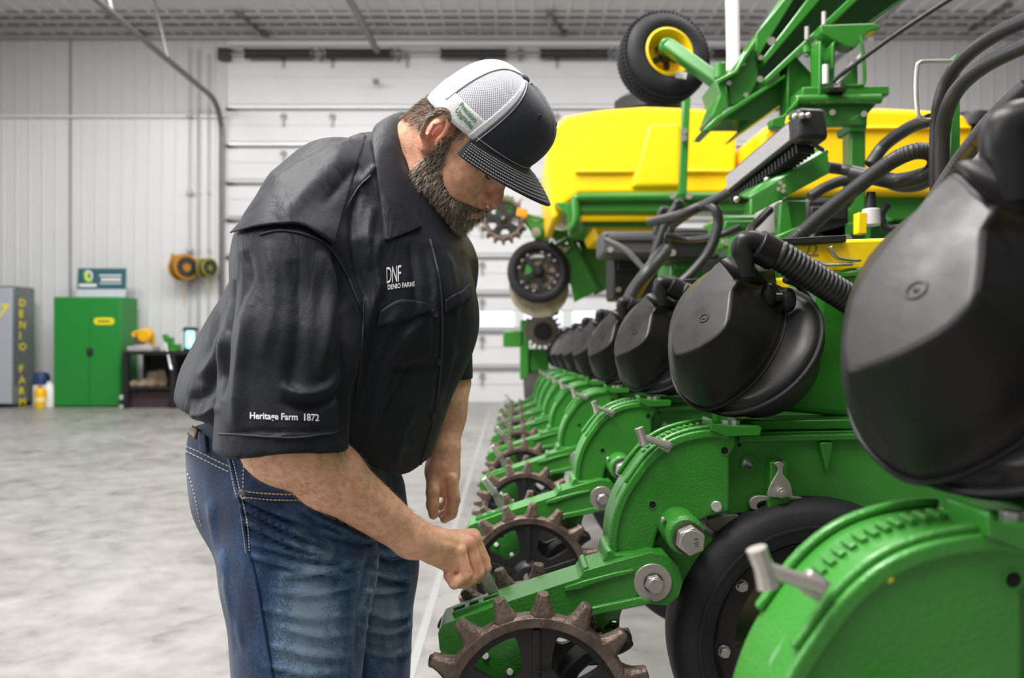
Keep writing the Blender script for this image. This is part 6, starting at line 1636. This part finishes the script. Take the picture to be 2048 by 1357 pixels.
# ---------- shirt -----------------------------------------------------------------
sh_f = Field((-.64, .94, .96), (.0, 1.66, 1.56), .0036)
hem = lambda X, Y, Z: (1.008 + (-.20 - X) * .27 - .01 * np.sin((X + Y) * 25)) - Z
T_ = [((622, 905), .182, 1.12), ((632, 812), .203, 1.06), ((672, 712), .189, 1.08), ((716, 608), .172, 1.15), ((735, 505), .146, 1.38), ((735, 425), .104, 1.75), ((765, 372), .062, 1.8)]
for (a, ra, qa), (b2, rb, qb) in zip(T_[:-1], T_[1:]):
    sh_f.cap(Pn(*a, 1.335), Pn(*b2, 1.335), ra, rb, .03, side=Lv, ratio=(qa + qb) / 2, cut=hem)
sh_f.ell(Pn(700, 640, 1.33) + Fv * .045, (.17, .17, .15), None, .05, cut=hem)
sh_f.cap(Pn(658, 372, 1.27), Pn(580, 478, 1.16), .066, .070, .045); sh_f.cap(Pn(740, 400, 1.42), Sl, .070, .085, .05)
sh_f.cap(Pn(745, 345, 1.37), Pn(785, 345, 1.36), .066, .068, .04)
# sleeves with an open hollow end
hz = 1.2 - (897 - 672) / 1600 * 1.06
sx_ = Pn(560, 900, 1.06)
cutS = lambda X, Y, Z: (sx_[2] + (X - sx_[0]) * -.02 + .004 * np.sin(X * 40)) - Z
sh_f.cap(Pn(580, 545, 1.135), Pn(578, 700, 1.10), .081, .082, .03, cut=cutS); sh_f.cap(Pn(575, 700, 1.10), Pn(560, 960, 1.06), .084, .083, .02, side=V3(1, .25, 0), ratio=1.05, cut=cutS)
sh_f.cap(Pn(560, 930, 1.06), Pn(560, 1010, 1.06), .066, .074, .008, mode='sub')
Sl2 = Pn(905, 560, 1.52)
cutL = lambda X, Y, Z: (CZ + (HY - 760) / 1600 * 1.5) - Z
sh_f.cap(Sl, El + V3(-.02, .0, -.06), .082, .072, .04, cut=cutL)
sf_folds = [
    ([(505, 560), (490, 650), (478, 760), (470, 860)], 14, .006), ([(640, 500), (660, 570), (655, 660), (640, 760)], 13, .007), ([(700, 560), (712, 640), (708, 720), (690, 800)], 11, .007),
    ([(585, 520), (600, 600), (595, 700), (575, 800)], 16, -.005), ([(560, 770), (600, 790), (650, 780), (680, 740)], 10, .006), ([(560, 800), (610, 815), (665, 800), (690, 770)], 9, -.006),
    ([(680, 560), (690, 700), (690, 800), (684, 885)], 7, -.010), ([(665, 500), (680, 560), (688, 620)], 7, -.006), ([(470, 560), (455, 650), (450, 720), (445, 800)], 7, -.007),
    ([(760, 560), (735, 650), (720, 760), (700, 850)], 11, .006), ([(800, 620), (765, 680), (730, 770), (715, 850)], 9, .006), ([(780, 650), (745, 720), (720, 800)], 8, -.006), ([(850, 640), (800, 690), (750, 790), (735, 880)], 10, .006), ([(840, 720), (800, 780), (760, 860)], 9, -.005),
    ([(750, 860), (790, 880), (830, 900)], 9, .004), ([(840, 800), (800, 870), (790, 940)], 10, .005), ([(745, 410), (735, 470), (740, 540)], 10, .005), ([(718, 380), (706, 440), (710, 520), (730, 600)], 8, -.006),
    ([(720, 370), (740, 345), (752, 330)], 7, .004), ([(760, 470), (752, 530), (765, 600)], 9, .004), ([(700, 300), (660, 340), (600, 400), (560, 450)], 18, .005), ([(720, 330), (690, 360), (640, 420)], 10, -.004),
    ([(890, 500), (905, 560), (912, 640)], 8, .004), ([(925, 500), (928, 580), (925, 660)], 7, -.003), ([(905, 680), (895, 740), (880, 800)], 8, .004), ([(925, 700), (905, 760), (885, 830)], 7, -.004),
    ([(400, 760), (430, 720), (447, 660)], 12, .006), ([(375, 800), (410, 790), (440, 740)], 11, -.006), ([(380, 830), (410, 830), (438, 812)], 8, .006), ([(440, 600), (432, 660), (415, 720)], 9, -.004),
    ([(540, 880), (580, 870), (640, 875)], 5, .002), ([(455, 870), (520, 862), (600, 866), (675, 855)], 3.5, -.0022), ([(490, 500), (500, 560), (480, 640)], 10, -.004), ([(530, 480), (545, 560), (540, 640), (525, 720)], 12, .004),
    ([(820, 480), (830, 560), (835, 640)], 9, -.004), ([(858, 500), (870, 560), (868, 640), (862, 760), (850, 860)], 7, .004), ([(775, 720), (800, 740), (850, 735), (880, 720)], 7, -.004)]
SHIRT = mat('black_shirt_cloth', (.0080, .0092, .0150), .58, bump=.10, bscale=420, sheen=.03, spec=.28, var=.15, vscale=9)
nt = SHIRT.node_tree; tcn = nt.nodes.new('ShaderNodeTexCoord'); nn_ = nt.nodes.new('ShaderNodeTexNoise'); nn_.inputs['Scale'].default_value = 11; nn_.inputs['Detail'].default_value = 3; nn_.inputs['Distortion'].default_value = 1.2
mpp = nt.nodes.new('ShaderNodeMapping'); mpp.inputs['Scale'].default_value = (1.6, 1.2, .55); nt.links.new(tcn.outputs['Object'], mpp.inputs['Vector']); nt.links.new(mpp.outputs['Vector'], nn_.inputs['Vector'])
b2n = nt.nodes.new('ShaderNodeBump'); b2n.inputs['Strength'].default_value = .28; b2n.inputs['Distance'].default_value = .02; nt.links.new(nn_.outputs['Fac'], b2n.inputs['Height'])
old = [n for n in nt.nodes if n.bl_idname == 'ShaderNodeBump' and n != b2n][0]; nt.links.new(b2n.outputs['Normal'], old.inputs['Normal'])
shirt = sh_f.mesh('shirt', SHIRT, man, 3, off=mo, disp=fold_disp(sf_folds))
sfs = Surf(sh_f.V, sh_f.Q)
# yoke flap over the shoulder and its edge, seams
surf_patch(sfs, [(505, 412), (560, 350), (640, 302), (735, 262)], [(470, 470), (530, 458), (600, 456), (664, 494)], 46, 26, .004, 'yoke_flap', SHIRT, shirt, mo, .002, liftfn=lambda u, v: .001 + .006 * v ** 2)
sm_ = mat('shirt_seam', (.020, .021, .028), .6)
surf_line(sfs, [(740, 352), (715, 378), (690, 420), (668, 470), (662, 490)], .0016, 'yoke_seam', sm_, shirt, mo)
surf_line(sfs, [(520, 470), (560, 462), (610, 470), (655, 492), (690, 545), (722, 620)], .0018, 'armhole_seam', sm_, shirt, mo)
surf_line(sfs, [(438, 868), (500, 872), (580, 876), (660, 868), (676, 862)], .0014, 'sleeve_hem_seam', sm_, shirt, mo)
surf_line(sfs, [(860, 480), (878, 560), (884, 640), (880, 740), (866, 840), (840, 930)], .0022, 'placket_edge', sm_, shirt, mo)
surf_line(sfs, [(728, 600), (722, 700), (712, 800)], .0014, 'side_seam', sm_, shirt, mo)
# chest pocket flaps
surf_patch(sfs, [(760, 622), (800, 600), (850, 606)], [(752, 655), (800, 645), (862, 622)], 18, 6, .003, 'pocket_flap', SHIRT, shirt, mo, .002)
surf_patch(sfs, [(888, 600), (915, 585), (938, 568)], [(888, 628), (912, 615), (938, 597)], 12, 5, .003, 'pocket_flap', SHIRT, shirt, mo, .002)
for px, py in ((874, 721), (861, 832), (869, 628)):
    h = sfs.hit(px, py, .003)
    if h: MB().lathe(h, (.35, -1, .1), [(0, .0015), (.003, .0015), (.0048, .0022), (.0055, .001), (.005, -.001), (0, -.001)], n=20).build('button', mat('black_button', (.008, .008, .01), .3), shirt, off=mo)
# collar: stand and folded leaf
def sheet_px(rows, name, m, parent, th, sub=1):
    g = [[P(*p) for p in catmull_row(r)] for r in rows]
    return MB().grid(g).build(name, m, parent, off=mo, solid=th, subsurf=sub, ang=80)
def catmull_row(r, n=4):
    return [tuple(v) for v in catmull([Vector(p) for p in r], n)]
leaf_in = [(840, 232, 1.43), (828, 224, 1.415), (810, 222, 1.38), (796, 232, 1.325), (792, 262, 1.285), (800, 310, 1.262), (818, 370, 1.25), (838, 432, 1.245), (846, 452, 1.245)]
leaf_mid = [(822, 240, 1.44), (804, 228, 1.42), (786, 228, 1.39), (768, 242, 1.315), (764, 280, 1.255), (774, 335, 1.228), (790, 395, 1.222), (812, 440, 1.225), (828, 462, 1.23)]
leaf_out = [(806, 262, 1.45), (785, 246, 1.43), (760, 246, 1.40), (745, 258, 1.30), (743, 290, 1.245), (752, 345, 1.213), (760, 410, 1.205), (764, 460, 1.205), (767, 486, 1.207)]
col_in = [(838, 244, 1.44), (830, 240, 1.43), (815, 240, 1.39), (806, 258, 1.33), (804, 290, 1.30), (812, 330, 1.28), (826, 380, 1.268), (840, 430, 1.262), (848, 455, 1.26)]
def settle(row, lift):
    out = []
    for i_, (x, y, Y) in enumerate(row):
        if i_ < 3: out.append((x, y, Y)); continue
        h = sfs.hit(x, y, lift); hb = sfb.hit(x, y, .004)
        if h is not None: Y = min(Y, h.y)
        if hb is not None and hb.y > 1.1: Y = min(Y, hb.y)
        out.append((x, y, Y))
    return out
leaf_in = settle(leaf_in, .012); leaf_mid = settle(leaf_mid, .014); leaf_out = settle(leaf_out, .006)
col_in = [(x, y, max(Y, q[2] + .012)) for (x, y, Y), q in zip(col_in, leaf_in)]
leaf = sheet_px([col_in, leaf_in, leaf_mid, leaf_out], 'collar', SHIRT, shirt, .0025)
rleaf = sheet_px([[(850, 462, 1.25), (880, 478, 1.28), (905, 482, 1.33), (925, 478, 1.38)], [(852, 474, 1.245), (884, 492, 1.272), (912, 498, 1.32), (930, 490, 1.375)], [(858, 486, 1.25), (890, 512, 1.275), (918, 520, 1.315), (938, 500, 1.375)]], 'collar', SHIRT, shirt, .0025)
# lettering
thread = mat('white_embroidery', (.80, .80, .82), .6)
surf_text(sfs, 'Heritage Farm  1872', 18.5, lambda x, y: (500 + x * .885, 838 - y + x * .030), thread, 'sleeve_lettering', shirt, mo, .35, .0015)
surf_text(sfs, 'DENIO FARMS', 11, lambda x, y: (774 + x * .78, 580 - y * 1.25 - x * .10), thread, 'chest_lettering', shirt, mo, .25, .0015)
surf_text(sfs, 'DNF', 40, lambda x, y: (771 + x * .40, 568 - y * 1.18 - x * .06), thread, 'chest_logo', shirt, mo, .0, .0015, spacing=.92)

# ---------- cap -------------------------------------------------------------------
CX = .000
def crown(az, t):
    """az 0 = front, pi = back; t 0 rim .. 1 button"""
    c, s_ = math.cos(az), math.sin(az)
    a_ = .104 if c > 0 else .089
    f = (1 + c) / 2
    zr = .014 + .036 * f; zt = .145
    e = .50 + .14 * (1 - f)
    rho = math.cos(t * PI / 2) ** e
    x = CX + a_ * c * rho + .004 * t + .012 * f * math.sin(t * PI); y = .0865 * s_ * rho
    return (x, y, zr + (zt - zr) * math.sin(t * PI / 2) ** .92)
navy = mat('navy_cap_twill', (.014, .017, .028), .75, bump=.2, bscale=500, sheen=.2)
meshm = bpy.data.materials.new('white_cap_mesh'); meshm.use_nodes = True
nt = meshm.node_tree; b = nt.nodes['Principled BSDF']; uv = nt.nodes.new('ShaderNodeUVMap'); uv.uv_map = 'uv'
sp = nt.nodes.new('ShaderNodeSeparateXYZ'); nt.links.new(uv.outputs['UV'], sp.inputs[0])
def mth(op, a, b_=None, v=None):
    n = nt.nodes.new('ShaderNodeMath'); n.operation = op; nt.links.new(a, n.inputs[0])
    if b_ is not None: nt.links.new(b_, n.inputs[1])
    elif v is not None: n.inputs[1].default_value = v
    return n.outputs[0]
su = mth('SINE', mth('MULTIPLY', sp.outputs[0], v=2 * PI * .62)); sv = mth('SINE', mth('MULTIPLY', sp.outputs[1], v=2 * PI * .66))
pr_ = mth('MULTIPLY', su, sv); gt = mth('GREATER_THAN', pr_, v=.12)
mxn = nt.nodes.new('ShaderNodeMix'); mxn.data_type = 'RGBA'; nt.links.new(gt, mxn.inputs[0]); mxn.inputs[6].default_value = (.66, .66, .68, 1); mxn.inputs[7].default_value = (.16, .17, .25, 1)
nt.links.new(mxn.outputs[2], b.inputs['Base Color']); b.inputs['Roughness'].default_value = .7
whitec = mat('white_cap_fabric', (.58, .58, .60), .7, bump=.15, bscale=300)
cap_v = []
def cap_patch(a0, a1, t0, t1, name, m, parent, nu=24, nv=20, out=0., uvs=False, th=.0015):
    g = []
    for j in range(nv + 1):
        t = t0 + (t1 - t0) * j / nv; row = []
        for i in range(nu + 1):
            p = Vector(crown(a0 + (a1 - a0) * i / nu, t)); q = (p - Vector((CX + .01, 0, .06))).normalized() * out
            row.append(Hv(*(p + q)))
        g.append(row)
    mb = MB().grid(g); o = mb.build(name, m, parent, off=mo, solid=th, ang=80, fixn=False)
    if uvs:
        ul = o.data.uv_layers.new(name='uv'); n = nu + 1
        for lp in o.data.loops:
            j, i = divmod(lp.vertex_index, n)
            ul.data[lp.index].uv = ((a0 + (a1 - a0) * i / nu) * 35 * (1 - .0 * j), (t0 + (t1 - t0) * j / nv) * 55)
    return o
AF = R(64)
cap = cap_patch(-AF, AF, 0, .985, 'cap', navy, man, 40, 26, .002)
tag(cap, 'black front and brim with white mesh back')
cap_patch(AF, 2 * PI - AF, .17, .985, 'mesh_panel', meshm, cap, 60, 26, 0, True)
cap_patch(AF, 2 * PI - AF, 0, .19, 'white_band', whitec, cap, 60, 6, .0012)
for s_ in (1, -1):
    a_, b_ = (AF - .01, AF + .10) if s_ > 0 else (-AF - .10, -AF + .01)
    cap_patch(a_, b_, 0, .97, 'white_edge_strip', whitec, cap, 4, 24, .0018)
    a_ = s_ * R(112); cap_patch(a_ - .035, a_ + .035, .1, .97, 'panel_seam', whitec, cap, 3, 20, .0016)
    mb = MB(); kk = 0
    for k in range(70):
        t0 = .01 + .95 * k / 70; t1 = t0 + .009
        a_2 = s_ * (AF - .045)
        pp_ = [Vector(crown(a_2, t)) for t in (t0, t1)]; pp_ = [p + (p - Vector((CX + .01, 0, .06))).normalized() * .0035 for p in pp_]
        mb.bar(Hv(*pp_[0]), Hv(*pp_[1]), .0010, .0008)
    tag(mb.build('front_stitching', st_w, cap, off=mo, smooth=False), kind='stuff')
    e_p = Vector(crown(s_ * R(33), .62)); e_q = e_p + (e_p - Vector((CX + .01, 0, .06))).normalized() * .0035
    MB().lathe(Hv(*e_q), Vector(Hv(*e_q)) - Vector(Hv(*e_p)), [(.0042, 0), (.0036, .001), (.0022, .001), (.0016, 0), (0, -.0004)], n=16).build('eyelet', navy, cap, off=mo)
top_p = Vector(crown(0, 1)) + Vector((0, 0, -.001))
MB().lathe(Hv(*top_p), Vector(hu.tolist()), [(0, .007), (.004, .0065), (.0075, .004), (.0085, 0), (.0085, -.003)], n=24).build('top_button', navy, cap, off=mo)
# centre seam of the front panel
MB().tube([Hv(*(Vector(crown(0, t)) + (Vector(crown(0, t)) - Vector((CX + .01, 0, .06))).normalized() * .0025)) for t in [q / 20 * .97 for q in range(21)]], .0009, n=6).build('centre_seam', navy, cap, off=mo)
# brim
def brim(u, v):
    az = u * R(66); bx, by, bz = crown(az, 0)
    ex_ = .076 * max(0, math.cos(u * PI / 2)) ** .85; ox = bx + ex_
    oy = by * (1 + .05 * math.cos(u * PI / 2))
    x = bx + (ox - bx) * v; y = by + (oy - by) * v
    z = bz + .001 + v * .010 * math.cos(u * R(90)) - .024 * v ** 1.1 * abs(y / .088) ** 2.2 - .016 * v ** 2
    return Vector((x, y, z))
NB = 48
g = [[Hv(*brim(-1 + 2 * i / NB, v / 14)) for i in range(NB + 1)] for v in range(15)]
br = MB().grid(g).build('brim', navy, cap, off=mo, solid=.0032, ang=80)
def brow(v, name, m_, dash=True, lift=.0022, par=cap, r_=.0009):
    mb = MB(); pts = [brim(-.97 + 1.94 * k / 260, v) for k in range(261)]
    for k in range(0, 260, 3):
        a, c_ = pts[k], pts[min(260, k + 2)]; u_k = -.97 + 1.94 * k / 260
        nn = (brim(min(.999, u_k + .01), v) - brim(u_k - .01, v)).cross(brim(u_k, v + .02) - brim(u_k, v - .02)).normalized(); nn = nn if nn.z > 0 else -nn
        mb.bar(Hv(*(a + nn * lift)), Hv(*(c_ + nn * lift)), r_, .0007)
    return tag(mb.build(name, m_, par, off=mo, smooth=False), kind='stuff')
for v in (.34, .44, .54, .64, .74, .84, .93): brow(v, 'brim_stitching', st_w)
mb = MB()
for k in range(0, 130):
    a_1, a_2 = [-AF + 2 * AF * (k + q) / 130 for q in (0, .62)]
    pp_ = [Vector(crown(a, .035)) for a in (a_1, a_2)]; pp_ = [p + (p - Vector((CX + .01, 0, .06))).normalized() * .0038 for p in pp_]
    mb.bar(Hv(*pp_[0]), Hv(*pp_[1]), .0010, .0008)
tag(mb.build('rim_stitching', st_w, cap, off=mo, smooth=False), kind='stuff')
# green lettering on the side of the cap
gt_ = mat('green_embroidery', (.02, .17, .035), .6)
cm_ = MB(); gg = [[Hv(*(Vector(crown(-R(64) - R(110) * i / 40, .9 * j / 30)))) for i in range(41)] for j in range(31)]
for r_ in gg: pass
flat = [p for r_ in gg for p in r_]; fq = [(j * 41 + i, j * 41 + i + 1, j * 41 + 42 + i, j * 41 + 41 + i) for j in range(30) for i in range(40)]
sfc = Surf(np.array([tuple(p) for p in flat]), np.array(fq))
ca_, sa_ = math.cos(R(40)), math.sin(R(40))
for txt, ox, oy in (('Precision', 919, 212), ('Upgrades', 911, 223)):
    surf_text(sfc, txt, 15.5, lambda x, y: (ox + (x * ca_ * .72 + y * sa_), oy + (x * sa_ * .95 - y * ca_ * .95)), gt_, 'side_lettering', cap, mo, .25, .003)
